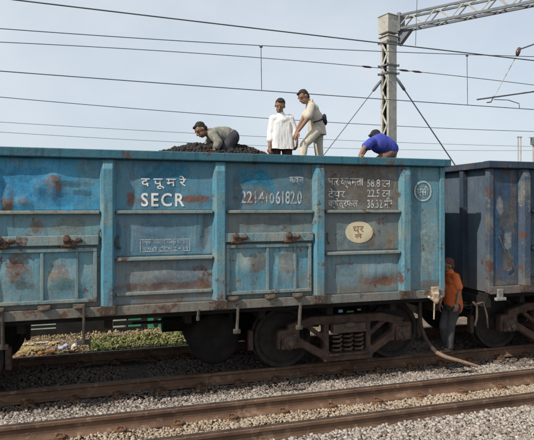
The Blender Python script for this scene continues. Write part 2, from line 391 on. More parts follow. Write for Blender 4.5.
POSTS = [-4.41, -2.97, -1.49, -.01, 1.49, 2.97, 4.40]       # wagon-local x of the side posts
POSTS = [-4.42, -2.98, -1.50, .0, 1.49, 2.97, 4.40]
HALF = 5.10
def side_post(x, sgn, mat, parent, footmat):
    w0, w1, d = .105, .06, .105
    zt = 3.185; zb = 1.16
    y0 = PY-.001
    def pt(px, py, z): return (x+px, sgn*py, z)
    m = MB()
    outline = [(-w0, y0), (-w1, y0-d), (w1, y0-d), (w0, y0)]
    rows = [[pt(a, b, zb) for a, b in outline], [pt(a, b, zt-.13) for a, b in outline],
            [pt(-w0, y0, zt), pt(-w1, y0-.05, zt), pt(w1, y0-.05, zt), pt(w0, y0, zt)]]
    v = sum(rows, []); f = []
    for k in range(2):
        for i in range(3): f.append((k*4+i, k*4+i+1, (k+1)*4+i+1, (k+1)*4+i))
        f.append((k*4+3, k*4, (k+1)*4, (k+1)*4+3))
    f += [(0, 1, 2, 3), (8, 11, 10, 9)]
    o = m.add(v, f).build('side_post', mat, parent, bevel=.008); recalc(o)
    g = MB().b2(x-.10, x+.10, sgn*(y0-d-.006), sgn*(y0-.02), 1.145, 1.27).build('post_foot', footmat, o, bevel=.01)
    return o
def door(xc, w, parent, mats, seed):
    """bottom-hung side door: frame, ribs, plate with rust, hinge beam and lugs"""
    x0, x1 = xc-w/2, xc+w/2; z0, z1 = 1.325, 2.03
    d = MB(); y0, y1 = PY-.062, PY-.012
    d.b2(x0, x1, y0, y1, z1-.05, z1); d.b2(x0, x1, y0, y1, z0, z0+.045)
    d.b2(x0, x0+.05, y0+.004, y1, z0+.045, z1-.05); d.b2(x1-.05, x1, y0+.004, y1, z0+.045, z1-.05)
    fr = d.build('door_frame', mats['door'], parent, bevel=.006)
    pl = panel('door_plate', x0+.03, x1-.03, z0+.02, z1-.03, mats['doorp'], fr, seed, [(xc-.3, 1.72, .16, .14, .03), (xc+.3, 1.62, .18, .13, .03), (xc+.1, 1.8, .1, .1, -.02)])
    pl.location.y = -.025
    for xx in (xc-.03, x1-.25):
        MB().b2(xx-.02, xx+.02, y0+.008, y1-.01, z0+.045, z1-.05).build('door_rib', mats['door'], fr, bevel=.006)
    hb = MB().b2(x0-.02, x1+.02, PY-.085, PY-.03, 2.065, 2.19).build('hinge_beam', mats['door'], parent, bevel=.008)
    for xx in (xc-.52, xc+.26):
        h = MB(); h.box((xx, PY-.10, 2.12), (.055, .06, .14)); h.box((xx+.05, PY-.085, 2.10), (.15, .03, .06))
        h.tube([(xx-.06, PY-.11, 2.065), (xx+.11, PY-.11, 2.065)], .023, 10); h.ell((xx+.01, PY-.13, 2.15), (.05, .035, .055))
        h.ell((xx+.15, PY-.10, 2.13), (.05, .03, .035))
        fuse('hinge', h, .011, mats['hinge'], hb, wob=.006, wscale=25)
    for xx in (x0+.10, xc+.0, x1-.22):
        h = MB(); h.box((xx, PY-.075, 1.285), (.15, .06, .045)); h.ell((xx, PY-.10, 1.27), (.07, .03, .03))
        h.build('door_lug', mats['hinge2'], parent, bevel=.008)
    return fr
BOG = []
def wagon(X, mats, panels, doors, bogies, label, name='open_wagon', seed=0, detail=True):
    W = thing(name, (X, 0, 0), label, 'railway wagon', 'open coal wagons of the train')
    bays = list(zip([-HALF]+POSTS, POSTS+[HALF]))
    for sgn in (1, -1):
        for bi, (a, b) in enumerate(bays):
            endbay = bi in (0, len(bays)-1)
            mt = panels.get(bi, panels['d'])
            if sgn < 0: mt = panels['d']
            if not isinstance(mt, tuple): mt = (mt, mt, mt)
            if endbay:
                panel('side_panel', a, b, 1.24, 3.19, mt[0], W, seed+bi, sgn=sgn); continue
            blobs = mats.get('blobs', {}).get(bi, ())
            panel('side_panel', a, b, 2.5, 3.19, mt[0], W, seed+bi, blobs, sgn)
            panel('side_panel', a, b, 1.89, 2.5, mt[1], W, seed+bi+20, blobs, sgn)
            panel('side_panel', a, b, 1.24, 1.89, mt[2], W, seed+bi+40, blobs, sgn)
            lz = [2.49] if bi in doors else [2.49, 1.865, 1.40]
            if bi == 6: lz = [2.49, 1.865]
            for z in lz:
                d_ = .075 if z > 1.5 else .035
                y0, y1 = sorted((sgn*(PY-d_), sgn*(PY+.0)))
                L = MB().b2(a+.105, b-.105, y0, y1, z-.022, z+.022)
                L.build('side_rib', mats['ledge'], W, bevel=.008)
            if bi in doors and sgn > 0: door((a+b)/2-.02, 1.27, W, mats, seed+bi)
        for x in POSTS: side_post(x, sgn, mats['post'], W, mats['foot'])
        for x in (-HALF, HALF):
            e = 1 if x > 0 else -1
            xa, xb = sorted((x-e*.07, x+e*.02)); ya, yb = sorted((sgn*(PY-.03), sgn*(PY+.07)))
            MB().b2(xa, xb, ya, yb, 1.14, 3.185).build('corner_post', mats['post'], W, bevel=.01)
        y0, y1 = sorted((sgn*(PY-.108), sgn*(PY+.04)))
        MB().b2(-HALF-.08, HALF+.08, y0, y1, 3.19, 3.305).build('top_coping', mats['rim'], W, bevel=.012)
        y0, y1 = sorted((sgn*(PY-.05), sgn*(PY+.06)))
        MB().b2(-HALF, HALF, y0, y1, 1.125, 1.25).build('side_sill', mats['sill'], W, bevel=.008)
    for e in (-1, 1):
        x = e*HALF; m = MB(); nx = 40
        xa, xb = sorted((x-e*.05, x-e*.058))
        MB().b2(xa, xb, PY+.075, -PY-.075, 1.14, 3.21).build('end_wall', mats['end'], W)
        for yy in (-.95, -.3, .35, 1.0):
            xa, xb = sorted((x-e*.048, x+e*.05)); MB().b2(xa, xb, yy-.05, yy+.05, 1.15, 3.18).build('end_post', mats['endpost'], W, bevel=.008)
        xa, xb = sorted((x-e*.06, x+e*.07)); MB().b2(xa, xb, PY+.045, -PY-.045, 3.192, 3.30).build('end_coping', mats['rim'], W, bevel=.01)
    # floor and underframe
    MB().b2(-HALF+.08, HALF-.08, PY+.07, -PY-.07, 1.05, 1.13).build('floor', M['under'], W)
    u = MB(); u.b2(-HALF+.1, HALF-.1, -.28, .28, .80, 1.045)
    for xx in np.linspace(-4.3, 4.3, 9): u.b2(xx-.05, xx+.05, -1.45, -.285, .92, 1.045); u.b2(xx-.05, xx+.05, .285, 1.45, .92, 1.045)
    for xx in (-HALF+.03, HALF-.13): u.b2(xx, xx+.1, -1.5, 1.5, .88, 1.047)
    u.build('underframe', M['under'], W, bevel=.006)
    for e in (-1, 1):       # centre coupler
        c = MB(); x = e*(HALF-.1); c.bar((x, 0, .93), (x+e*.30, 0, .93), .13, .16); c.ell((x+e*.40, .04, .93), (.16, .14, .14)); c.box((x+e*.37, -.10, .93), (.18, .10, .26))
        c.box((x+e*.47, .12, .93), (.10, .08, .24))
        fuse('coupler', c, .016, M['cast'], W, wob=.004)
    for bx in bogies:
        if BOG: c = copy_tree(BOG[0], W)
        else: c = bogie(0, W); BOG.append(c)
        c.location.x = bx-X
    # brake gear
    r_ = MB()
    r_.tube([(1.35-.5, .25, .62), (1.35+.45, .25, .62)], .20, 20); r_.tube([(.35, -.2, .70), (2.3, -.2, .70)], .022, 8)
    r_.tube([(-1.6, .1, .74), (2.4, .1, .74)], .03, 8); r_.box((1.3, .2, .86), (.5, .1, .14))
    r_.box((2.05, -.15, .55), (.10, .10, .5)); r_.bar((2.05, -.15, .3), (2.75, -.15, .42), .05, .05)
    r_.build('brake_cylinder', M['under'], W, smooth=False)
    r_ = MB(); r_.tube([(1.60, -.62, .46), (1.60, .55, .46)], .40, 30); r_.ell((1.60, -.62, .46), (.395, .10, .395), None, 30); r_.tube([(1.60, -.64, .46), (1.60, -.74, .46)], .07, 12)
    r_.box((1.35, -.3, .86), (.06, .7, .38)); r_.box((1.86, -.3, .86), (.06, .7, .38))
    r_.build('air_reservoir', M['under'], W, smooth=False)
    return W
def bogie(x, W):
    B = MB()
    # bolster and two cast side frames in one casting mesh per bogie
    B.box((x, 0, .66), (.40, 2.1, .24))
    bo = B.build('bogie', M['cast'], W, bevel=.01)
    for sgn in (-1, 1):
        yb = sgn*1.13; m = MB()
        def br(a, b, w, h, yy=yb): m.bar((x+a[0], yy, a[1]), (x+b[0], yy, b[1]), w, h)
        br((-.62, .78), (.62, .78), .16, .13); br((-.6, .78), (-.98, .68), .16, .13); br((.6, .78), (.98, .68), .16, .13)
        for e in (-1, 1):
            m.box((x+e*.98, yb, .60), (.34, .15, .13)); m.box((x+e*.83, yb, .50), (.06, .15, .26)); m.box((x+e*1.13, yb, .50), (.06, .15, .26))
            br((e*.80, .46), (e*.36, .20), .15, .12); br((e*.72, .74), (e*.40, .50), .10, .07); m.box((x+e*.36, yb, .48), (.09, .16, .56))
        br((-.42, .185), (.42, .185), .24, .11); m.box((x, yb+sgn*.02, .245), (.70, .26, .03))
        fuse('side_frame', m, .018, M['cast'], bo, wob=.004, wscale=14)
        hz = .66
        m2 = MB(); m2.box((x, yb+sgn*.05, .655), (.56, .22, .13)); m2.box((x, yb+sgn*.12, .60), (.60, .10, .035)); m2.ell((x, yb+sgn*.16, .70), (.12, .05, .05))
        m2.build('bolster_end', M['castlight'], bo, bevel=.015)
        for k in (-1, 0, 1):
            pts_ = []
            for i in range(61):
                a = i/60*2*math.pi*4.5; pts_.append((x+k*.185+.068*math.cos(a), yb+sgn*.085+.068*math.sin(a), .27+.31*i/60))
            MB().tube(pts_, .016, 6).build('spring', M['castlight'], bo, smooth=True)
        for e in (-1, 1):
            a = MB(); a.box((x+e*.98, yb, .49), (.24, .20, .22)); a.ell((x+e*.98, yb+sgn*.10, .49), (.12, .07, .12))
            for t in range(3):
                an = t*2.094+.5; a.tube([(x+e*.98+.065*math.cos(an), yb+sgn*.14, .49+.065*math.sin(an)), (x+e*.98+.065*math.cos(an), yb+sgn*.19, .49+.065*math.sin(an))], .018, 6)
            a.lathe([(.0, 0), (.05, 0), (.05, .03*sgn), (0, .03*sgn)], (x+e*.98, yb+sgn*.165, .49), n=16)
            a.build('axle_box', M['castlight'], bo, bevel=.012)
    for e in (-1, 1):
        cx = x+e*.98
        MB().tube([(cx, -.78, .47), (cx, .78, .47)], .085, 14).build('axle', M['wheel'], bo, smooth=True)
        for sgn in (-1, 1):
            o = sgn
            pr = [(.0, .06*o), (.11, .10*o), (.13, .085*o), (.17, .02*o), (.38, .0*o), (.41, .045*o), (.468, .055*o), (.472, -.055*o), (.50, -.065*o), (.50, -.09*o), (.41, -.09*o), (.38, -.03*o), (.17, -.02*o), (.0, -.06*o)]
            w = MB().lathe(pr, (cx, sgn*.84, .475), n=56).build('wheel', M['wheel'], bo); recalc(w)
            for p_ in w.data.polygons: p_.use_smooth = True
            w.modifiers.new('e', 'EDGE_SPLIT').split_angle = math.radians(35)
            MB().b2(cx+e*.48, cx+e*.56, sgn*.84-.05, sgn*.84+.05, .30, .62).build('brake_block', M['cast'], bo, bevel=.015)
    return bo

mats1 = dict(M)
mats1['hinge'] = basic('hinge_rust', (.12, .065, .045), (.055, .032, .027), 16, .9, 0, .6, c3=(.22, .17, .13))
mats1['hinge2'] = basic('lug_rust', (.13, .10, .075), (.075, .055, .043), 14, .9, 0, .5)
mats1['doorp'] = paint('door_plate_paint', (.07, .19, .25), (.10, .22, .26), (.22, .25, .23), .8, .4, .8, seed=21, dust=.7,
    spots=[spot(20, 268, 9, 12, BR, .8), spot(60, 272, 9, 8, BR, .7), spot(25, 285, 8, 4, BRD, .6), spot(62, 285, 9, 6, (.06, .16, .16), .6),
           spot(257, 262, 9, 10, (.20, .15, .11), .7), spot(288, 262, 10, 12, (.22, .17, .13), .7)])
mats1['foot'] = basic('post_foot_rust', (.085, .055, .042), (.045, .032, .028), 12, .9, c3=(.17, .13, .1))
mats1['end'] = M['post']; mats1['endpost'] = M['post']
def tp(n, c1, c2, g, ga, ru, spots=(), seed=0, dust=.3, dark=.6): return paint('plate_paint_'+n, c1, c2, g, ga, ru, dark, spots, seed, dust=dust)
bay1 = (tp('bright_blue', (.035, .19, .30), (.03, .26, .46), TEALG, .45, .0, [spot(8, 202, 4.5, 12, BR, .95), spot(37, 189, 3, 7, BR, .9), spot(44, 183, 3, 4, BR, .9), spot(54, 187, 6, 11, BR, .95), spot(24, 200, 4, 4, (.16, .2, .2), .8),
        spot(20, 182, 24, 14, BLUE, .85), spot(60, 197, 17, 8, BLUE, .7), spot(76, 184, 14, 3, (.05, .08, .10), .6), spot(84, 193, 8, 3, (.05, .06, .07), .6), spot(88, 172, 9, 14, (.16, .26, .28), .6)], 11, .2),
        tp('grey_teal', (.10, .19, .21), (.09, .20, .26), (.19, .22, .21), .8, .45, [spot(38, 227, 5, 6, BR, .8), spot(70, 226, 12, 8, (.2, .22, .19), .7)], 12, .5),
        tp('grey_teal_low', (.09, .15, .16), (.11, .16, .17), (.2, .19, .16), .8, .6, [], 13, .6))
bay2 = (tp('slate_blue', (.06, .145, .20), (.055, .165, .23), (.11, .18, .21), .5, -.4, [spot(165, 172, 22, 9, (.02, .20, .34), .9), spot(160, 190, 14, 16, (.045, .17, .27), .6), spot(131, 199, 3.5, 7, (.22, .09, .06), .85), spot(196, 199, 13, 3.5, (.26, .10, .06), .85),
        spot(146, 201, 14, 2, (.2, .1, .07), .5), spot(115, 170, 6, 14, (.10, .19, .23), .6)], 14, .15),
        tp('slate_blue_mid', (.075, .155, .21), (.085, .17, .215), (.15, .20, .22), .6, -.1, [spot(160, 235, 20, 16, (.085, .17, .24), .5), spot(206, 226, 3, 20, (.13, .12, .1), .5), spot(116, 240, 4, 18, (.04, .11, .19), .7)], 15, .25),
        tp('grey_streaked', (.11, .16, .19), (.12, .155, .165), (.22, .22, .21), .8, .3, [spot(165, 286, 45, 4, (.17, .08, .06), .8), spot(203, 286, 6, 9, (.2, .11, .07), .9), spot(152, 272, 22, 9, (.2, .22, .22), .7), spot(180, 274, 22, 6, (.16, .2, .23), .7), spot(160, 300, 22, 7, (.22, .15, .12), .6)], 16, .5))
bay3 = (tp('mixed_blue', (.06, .13, .17), (.05, .14, .19), (.11, .15, .17), .6, -.2, [spot(255, 181, 18, 13, (.02, .22, .36), .95), spot(238, 190, 5, 16, (.10, .13, .14), .6), spot(258, 196, 12, 6, (.20, .19, .16), .8), spot(250, 200, 5, 5, (.15, .08, .06), .8), spot(252, 188, 16, 3, (.2, .2, .17), .6),
        spot(308, 186, 4, 22, (.2, .19, .16), .6), spot(296, 176, 8, 9, (.08, .15, .19), .7)], 17, .25),
        tp('grey_mid', (.11, .155, .165), (.12, .16, .16), (.18, .18, .16), .7, .3, [spot(272, 222, 35, 5, (.13, .14, .13), .6)], 18, .5), bay1[2])
bay4 = (tp('brown_stained', (.12, .13, .125), (.14, .125, .11), (.17, .15, .13), .7, .1, [spot(364, 186, 34, 24, (.16, .125, .10), .75), spot(396, 190, 3, 24, (.22, .21, .18), .7), spot(333, 190, 4, 22, (.13, .15, .14), .7)], 19, .3),
        tp('patched_grey', (.10, .13, .14), (.12, .14, .14), (.17, .17, .15), .8, .3, [spot(343, 236, 7, 14, (.17, .24, .25), .9), spot(361, 246, 10, 9, (.22, .27, .27), .9), spot(389, 242, 3, 10, (.27, .19, .11), .9), spot(371, 238, 4, 10, (.24, .15, .1), .6)], 20, .4),
        tp('rust_blue', (.09, .16, .19), (.11, .18, .21), (.2, .2, .17), .7, .3, [spot(380, 281, 20, 5, (.24, .09, .05), .9), spot(345, 270, 12, 8, (.13, .22, .26), .7), spot(360, 290, 25, 5, (.2, .14, .1), .5)], 22, .5))
endb = tp('end_pale', (.07, .17, .22), (.09, .20, .24), (.17, .24, .24), .7, -.2, [spot(425, 212, 6, 6, (.22, .28, .27), .5), spot(427, 248, 9, 34, (.27, .34, .33), .75), spot(415, 190, 4, 30, (.06, .16, .21), .6), spot(430, 284, 15, 4, (.16, .14, .12), .8), spot(440, 240, 2.5, 60, (.09, .20, .23), .7)], 23, .25)
blobs1 = {3: [(P(54, 187, PY).x-WX, P(54, 187, PY).z, .09, .16, .045), (P(40, 187, PY).x-WX, P(40, 187, PY).z, .07, .1, .035), (P(8, 202, PY).x-WX, P(8, 202, PY).z, .08, .16, .04), (P(24, 200, PY).x-WX, 2.62, .1, .08, .03)],
          4: [(P(205, 240, PY).x-WX, 2.15, .06, .3, -.03), (P(165, 275, PY).x-WX, 1.6, .35, .10, .03), (.3, 2.9, .1, .35, -.02)],
          5: [(P(242, 190, PY).x-WX, 2.85, .12, .3, -.025), (P(296, 180, PY).x-WX, 2.95, .15, .14, .03)],
          6: [(P(364, 235, PY).x-WX, 2.1, .3, .2, .03), (P(380, 280, PY).x-WX, 1.55, .3, .1, .03)]}
mats1['blobs'] = blobs1
# bay index of a wagon: 0 end, 1..6 middle, 7 end; seen in the photo: 3, 4, 5, 6, 7
W1 = wagon(WX, mats1, {'d': M['door'], 3: bay1, 4: bay2, 5: bay3, 6: bay4, 7: endb}, (3, 5, 1), (3.53, -2.93), 'weathered blue open wagon with white lettering, coal and four men on it')
NV1, NV2, NVG = (.022, .042, .066), (.022, .052, .09), (.07, .092, .115)
mats2 = dict(M)
mats2['rim'] = paint('navy_rim', (.018, .03, .05), (.02, .036, .06), (.06, .07, .085), .4, .5, .6, seed=31, dust=.25)
mats2['post'] = paint('navy_post', (.03, .05, .08), (.05, .07, .09), (.14, .14, .13), .9, .9, .5, seed=32, dust=.7)
mats2['ledge'] = mats2['rim']; mats2['door'] = mats2['rim']; mats2['doorp'] = mats2['rim']; mats2['sill'] = paint('navy_sill', (.07, .08, .09), (.09, .09, .09), (.15, .13, .11), .8, .8, .5, seed=33, dust=.6)
mats2['foot'] = mats1['foot']; mats2['hinge'] = mats1['hinge']; mats2['hinge2'] = mats1['hinge2']
mats2['end'] = paint('navy_end', (.06, .082, .11), (.05, .072, .10), (.09, .12, .145), .8, -.2, .6, seed=34, dust=.2); mats2['endpost'] = mats2['rim']
W2X = 5.87+HALF
def sp2(u, v, ru, rv, col, st=1.0):
    a = P(u, v, PY); return (a.x-W2X, a.z, ru/55, rv/62, col, st)
np1 = paint('navy_plate', NV1, (.02, .05, .098), NVG, .5, -.1, .8, seed=35, dust=.25, spots=[sp2(495, 235, 3.5, 30, (.03, .10, .20), .8), sp2(506, 215, 7, 14, (.12, .12, .12), .6), sp2(508, 262, 5, 10, (.17, .13, .10), .7), sp2(508, 240, 4, 9, (.40, .42, .42), .5), sp2(500, 205, 3, 8, (.36, .38, .41), .5), sp2(513, 200, 3, 30, (.17, .13, .11), .6), sp2(505, 286, 12, 6, (.2, .17, .14), .7)])
np2 = paint('navy_plate_b', NV1, NV2, (.10, .12, .15), .7, .3, .7, seed=36, dust=.6)
W2 = wagon(W2X, mats2, {'d': np2, 0: np1}, (2, 4, 6), (7.60, 14.2), 'dark navy blue wagon with peeling paint at the right edge', seed=60)

# lettering on the first wagon ------------------------------------------------
def textmesh(body, bold=0, sp=1.0):
    c = bpy.data.curves.new('t', 'FONT'); c.body = body; c.offset = bold; c.resolution_u = 3; c.space_character = sp
    o = bpy.data.objects.new('t', c); COL.objects.link(o); bpy.context.view_layer.update()
    me = bpy.data.meshes.new_from_object(o.evaluated_get(bpy.context.evaluated_depsgraph_get()))
    bpy.data.objects.remove(o); bpy.data.curves.remove(c); return me
def put(body, u0, u1, vt, vb, mat, seed, blobs=(), bold=.01, name='lettering', yo=.006, sp=1.0):
    me = textmesh(body, bold, sp); a = P(u0, vb, PY); b = P(u1, vt, PY); zt = P((u0+u1)/2, vt, PY).z; zb = P((u0+u1)/2, vb, PY).z
    co = np.array([v.co[:] for v in me.vertices]); mn, mxx = co.min(0), co.max(0)
    for v in me.vertices:
        x = a.x-WX+(v.co.x-mn[0])/(mxx[0]-mn[0])*(b.x-a.x); z = zb+(v.co.y-mn[1])/(mxx[1]-mn[1])*(zt-zb)
        v.co = (x, PY-dent(x, z, seed, blobs)-yo, z)
    me.materials.clear(); me.materials.append(mat); me.name = name
    o = bpy.data.objects.new(name, me); COL.objects.link(o); o.parent = W1
    return o
put('द पू म रे', 141, 186, 175.5, 189, M['white'], 4, blobs1[4], .012)
put('SECR', 141, 184.5, 193, 206.5, M['white'], 4, blobs1[4], .018, sp=1.22)
put('2214', 241, 264, 191, 203, M['faint'], 5, blobs1[5], .016)
put('10', 266, 274, 193, 203.5, M['faint'], 5, blobs1[5], .01)
put('6182.0', 275.5, 301.5, 191, 204, M['worn'], 5, blobs1[5], .014)
put('बाक्स', 289, 303, 177, 185.5, M['faint'], 5, blobs1[5], .01)
put('भार क्षमता', 327.5, 363, 178, 188.5, M['worn'], 6, blobs1[6], .012)
put('58.8 टन', 367, 390, 179.5, 187, M['worn'], 6, blobs1[6], .012)
put('टेयर', 327.5, 345, 188.5, 197.5, M['worn'], 6, blobs1[6], .012)
put('22.5 टन', 367, 390, 189.5, 197, M['worn'], 6, blobs1[6], .012)
put('क्षेत्रफल', 328, 358, 198, 209, M['worn'], 6, blobs1[6], .012)
put('36.32 मी²', 367, 392, 197.5, 208, M['worn'], 6, blobs1[6], .012)
put('मध्यम मरम्मत रायपुर मण्डल', 142, 188, 240.5, 245, M['faint'], 24, blobs1[4], .01)
put('वापसी दिनांक 2 4 19', 143, 188, 246, 250.5, M['faint'], 24, blobs1[4], .01)
# thin painted box round the two small lines
bx = MB(); q0 = P(140, 252, PY); q1 = P(190, 238.5, PY)
def strip(xa, xb, za, zb, seed, blobs, mb, yo=.005, n=24):
    v = []; hor = (xb-xa) > (zb-za)
    for i in range(n+1):
        t = i/n
        for k in (0, 1):
            x = xa+(xb-xa)*(t if hor else k); z = za+(zb-za)*(k if hor else t)
            v.append((x, PY-dent(x, z, seed, blobs)-yo, z))
    mb.add(v, [(2*i, 2*i+2, 2*i+3, 2*i+1) for i in range(n)])
for (xa, xb, za, zb) in ((q0.x, q1.x, q1.z-.012, q1.z), (q0.x, q1.x, q0.z, q0.z+.01), (q0.x, q0.x+.01, q0.z+.01, q1.z-.012), (q1.x-.01, q1.x, q0.z+.01, q1.z-.012)):
    strip(xa-WX, xb-WX, za, zb, 24, blobs1[4], bx)
bx.build('painted_frame', M['faint'], W1)
def disc(u, v, ru, rv, mat, name, seed, blobs, inner=0, yo=.006, n=40):
    c = P(u, v, PY); mb = MB(); vv_ = []; rings = 7
    k_ = (P(u+1, v, PY).x-c.x)
    kz = c.z-P(u, v+1, PY).z
    for j in range(rings+1):
        s = inner+(1-inner)*j/rings
        for i in range(n):
            a = 2*math.pi*i/n; x = c.x-WX+ru*k_*s*math.cos(a); z = c.z+rv*kz*s*math.sin(a)
            vv_.append((x, PY-dent(x, z, seed, blobs)-yo, z))
    mb.add(vv_, [(j*n+i, j*n+(i+1) % n, (j+1)*n+(i+1) % n, (j+1)*n+i) for j in range(rings) for i in range(n)])
    return mb.build(name, mat, W1)
disc(422.5, 191, 8.6, 10.2, M['worn'], 'painted_ring', 7, (), .86, .012)
put('एसी', 416.5, 428, 186, 197, M['worn'], 7, (), .012, yo=.012)
disc(358.5, 232, 13.5, 10.8, M['cream'], 'painted_oval', 26, blobs1[6], .0)
put('धर', 352.5, 363, 226, 232, M['brownmark'], 26, blobs1[6], .012, 'painted_mark', .010)
put('ले', 354, 361, 232.5, 238, M['brownmark'], 26, blobs1[6], .012, 'painted_mark', .010)
# small fittings along the side
def bars(u, v0, v1, w, mat, name='door_stop'):
    a = P(u, v0, PY-.06); b = P(u-.5, v1, PY-.06); m = MB(); m.bar((a.x-WX, a.y, a.z), (b.x-WX, b.y+.04, b.z), .03, w); m.box((b.x-WX, b.y+.04, b.z), (w*1.3, .05, .06))
    return m.build(name, mat, W1, bevel=.006)
stopd = basic('stop_steel', (.10, .085, .07), (.06, .05, .045), 9, .85)
stopl = basic('stop_steel_pale', (.13, .115, .095), (.08, .07, .06), 9, .85)
bars(2.5, 310, 348, .10, stopd); bars(84, 306, 343, .13, stopd); bars(238, 304, 332, .075, stopl); bars(300.5, 301, 328, .07, stopl); bars(198.7, 309, 319, .03, stopl)
hk = MB()
for u_, v_ in ((218, 238), (328, 238), (403, 235), (118, 242), (101, 234)):
    a = P(u_, v_, PY-.03); hk = MB(); hk.tube([(a.x-WX, PY-.01, a.z+.07), (a.x-WX-.02, PY-.06, a.z+.04), (a.x-WX-.03, PY-.065, a.z-.02), (a.x-WX, PY-.05, a.z-.07), (a.x-WX+.03, PY-.01, a.z-.08)], .012, 7)
    hk.build('lashing_hook', M['castlight'], W1, smooth=True)
# pale bracket at the lower right corner with a hanging bar
a = P(435, 295, PY-.06); m = MB(); ax = a.x-WX
m.box((ax, a.y, a.z+.06), (.13, .05, .14)); m.box((ax, a.y-.02, a.z-.03), (.10, .05, .13)); m.bar((ax-.12, a.y, a.z-.02), (ax, a.y, a.z-.10), .04, .04); m.bar((ax+.12, a.y, a.z-.02), (ax, a.y, a.z-.10), .04, .04)
m.ell((ax, a.y-.03, a.z-.09), (.045, .04, .05))
fuse('corner_bracket', m, .010, M['brass'], W1, wob=.003)
m = MB(); m.tube([(ax-.01, a.y, a.z-.12), (ax-.02, a.y, a.z-.38)], .012, 6); m.build('hanging_pin', M['brass'], W1)
# small coloured plates added to stand in for glints above the spring group
for (u_, v_, w_, c_) in ((340.5, 311, .075, (.22, .42, .62)), (350, 311.5, .12, (.04, .16, .08)), (359, 309.5, .06, (.22, .26, .10))):
    a = P(u_, v_, -1.30); m = MB().box((a.x-WX, a.y, a.z), (w_, .012, .045 if u_ < 345 else .028)); m.build('glint_plate', basic('plate_%d' % int(u_), c_, None, 9, .5, 0, 0), W1, bevel=.003)
# wagon 2: brake lever and pale strap near its left end
m = MB(); a = P(499, 236, PY-.03); b = P(512, 268, PY-.03); m.bar((a.x-W2X, a.y, a.z), (b.x-W2X, b.y, b.z), .015, .018); m.bar((b.x-W2X, b.y, b.z), (b.x-W2X-.10, b.y, b.z-.05), .015, .016)
m.build('tie_bar', basic('tie_bar_steel', (.13, .125, .12), (.08, .07, .065), 9, .8), W2, bevel=.004)
a = P(500, 294, PY-.06); m = MB().box((a.x-W2X, a.y, a.z), (.10, .05, .16)).box((a.x-W2X, a.y-.01, a.z-.08), (.20, .06, .05)); m.build('corner_bracket', basic('bracket_grey', (.28, .28, .27), (.17, .15, .13), 9, .7), W2, bevel=.01)
m = MB(); a = P(473, 300, -1.5)
m.tube([P(473, 302, -1.45)-Vector((W2X,0,0)), P(477, 306, -1.45)-Vector((W2X,0,0)), P(477, 318, -1.45)-Vector((W2X,0,0)), P(475, 326, -1.45)-Vector((W2X,0,0))], .02, 7)
m.tube([P(477, 304, -1.5)-Vector((W2X,0,0)), P(483, 302, -1.5)-Vector((W2X,0,0)), P(487, 315, -1.5)-Vector((W2X,0,0)), P(488, 328, -1.5)-Vector((W2X,0,0))], .016, 7)
m.build('brake_pipe', M['castlight'], W2, smooth=True)

# ------------------------------------------------------------------ coal
PEAK = [(.42, 3.33), (.8, 3.44), (1.15, 3.53), (1.6, 3.555), (2.0, 3.53), (2.3, 3.43), (2.55, 3.25)]
def cz(x, y):
    z = 2.70+.05*mnoise.noise(Vector((x*2, y*2, 1)))
    if x < PEAK[0][0]: h = 3.33-(PEAK[0][0]-x)*.75
    elif x > PEAK[-1][0]: h = 3.25-(x-PEAK[-1][0])*1.2
    else:
        for (a, za), (b, zb) in zip(PEAK, PEAK[1:]):
            if a <= x <= b: h = za+(zb-za)*(x-a)/(b-a); break
    h -= abs(y+.55)**1.6*.55
    z = max(z, h)
    for bx_, by_, bz_, r_ in COALB: z = max(z, bz_-max(0, (math.hypot(x-bx_, y-by_)-.18))*1.0)
    return z+.02*mnoise.noise(Vector((x*7, y*7, 3)))
f3 = P(298, 172, -.85); f4 = P(383, 172, -.75)
COALB = [(f3.x, -.80, 3.10, .2), (f4.x, -.7, 3.08, .3)]
gx = np.linspace(-5.1, 4.9, 200); gy = np.linspace(-1.55, 1.55, 62)
v = [(x, y, cz(x, y)) for x in gx for y in gy]; f = [(i*62+j, (i+1)*62+j, (i+1)*62+j+1, i*62+j+1) for i in range(199) for j in range(61)]
coal = tag(MB().add(v, f).build('coal', M['coal'], smooth=True), 'black coal heaped in the blue wagon', 'coal', kind='stuff')
rg = np.random.default_rng(11); n = 30000; x = rg.uniform(0, 3.0, n); y = rg.uniform(-1.45, .2, n); s = .010+.07*rg.uniform(0, 1, n)**5
z = np.array([cz(a, b) for a, b in zip(x, y)])+s*.15
o = stones('coal_lumps', np.stack([x, y, z], 1), s, M['coalst'], 12, 'loose lumps of coal on top of the heap', 'coal', .85)

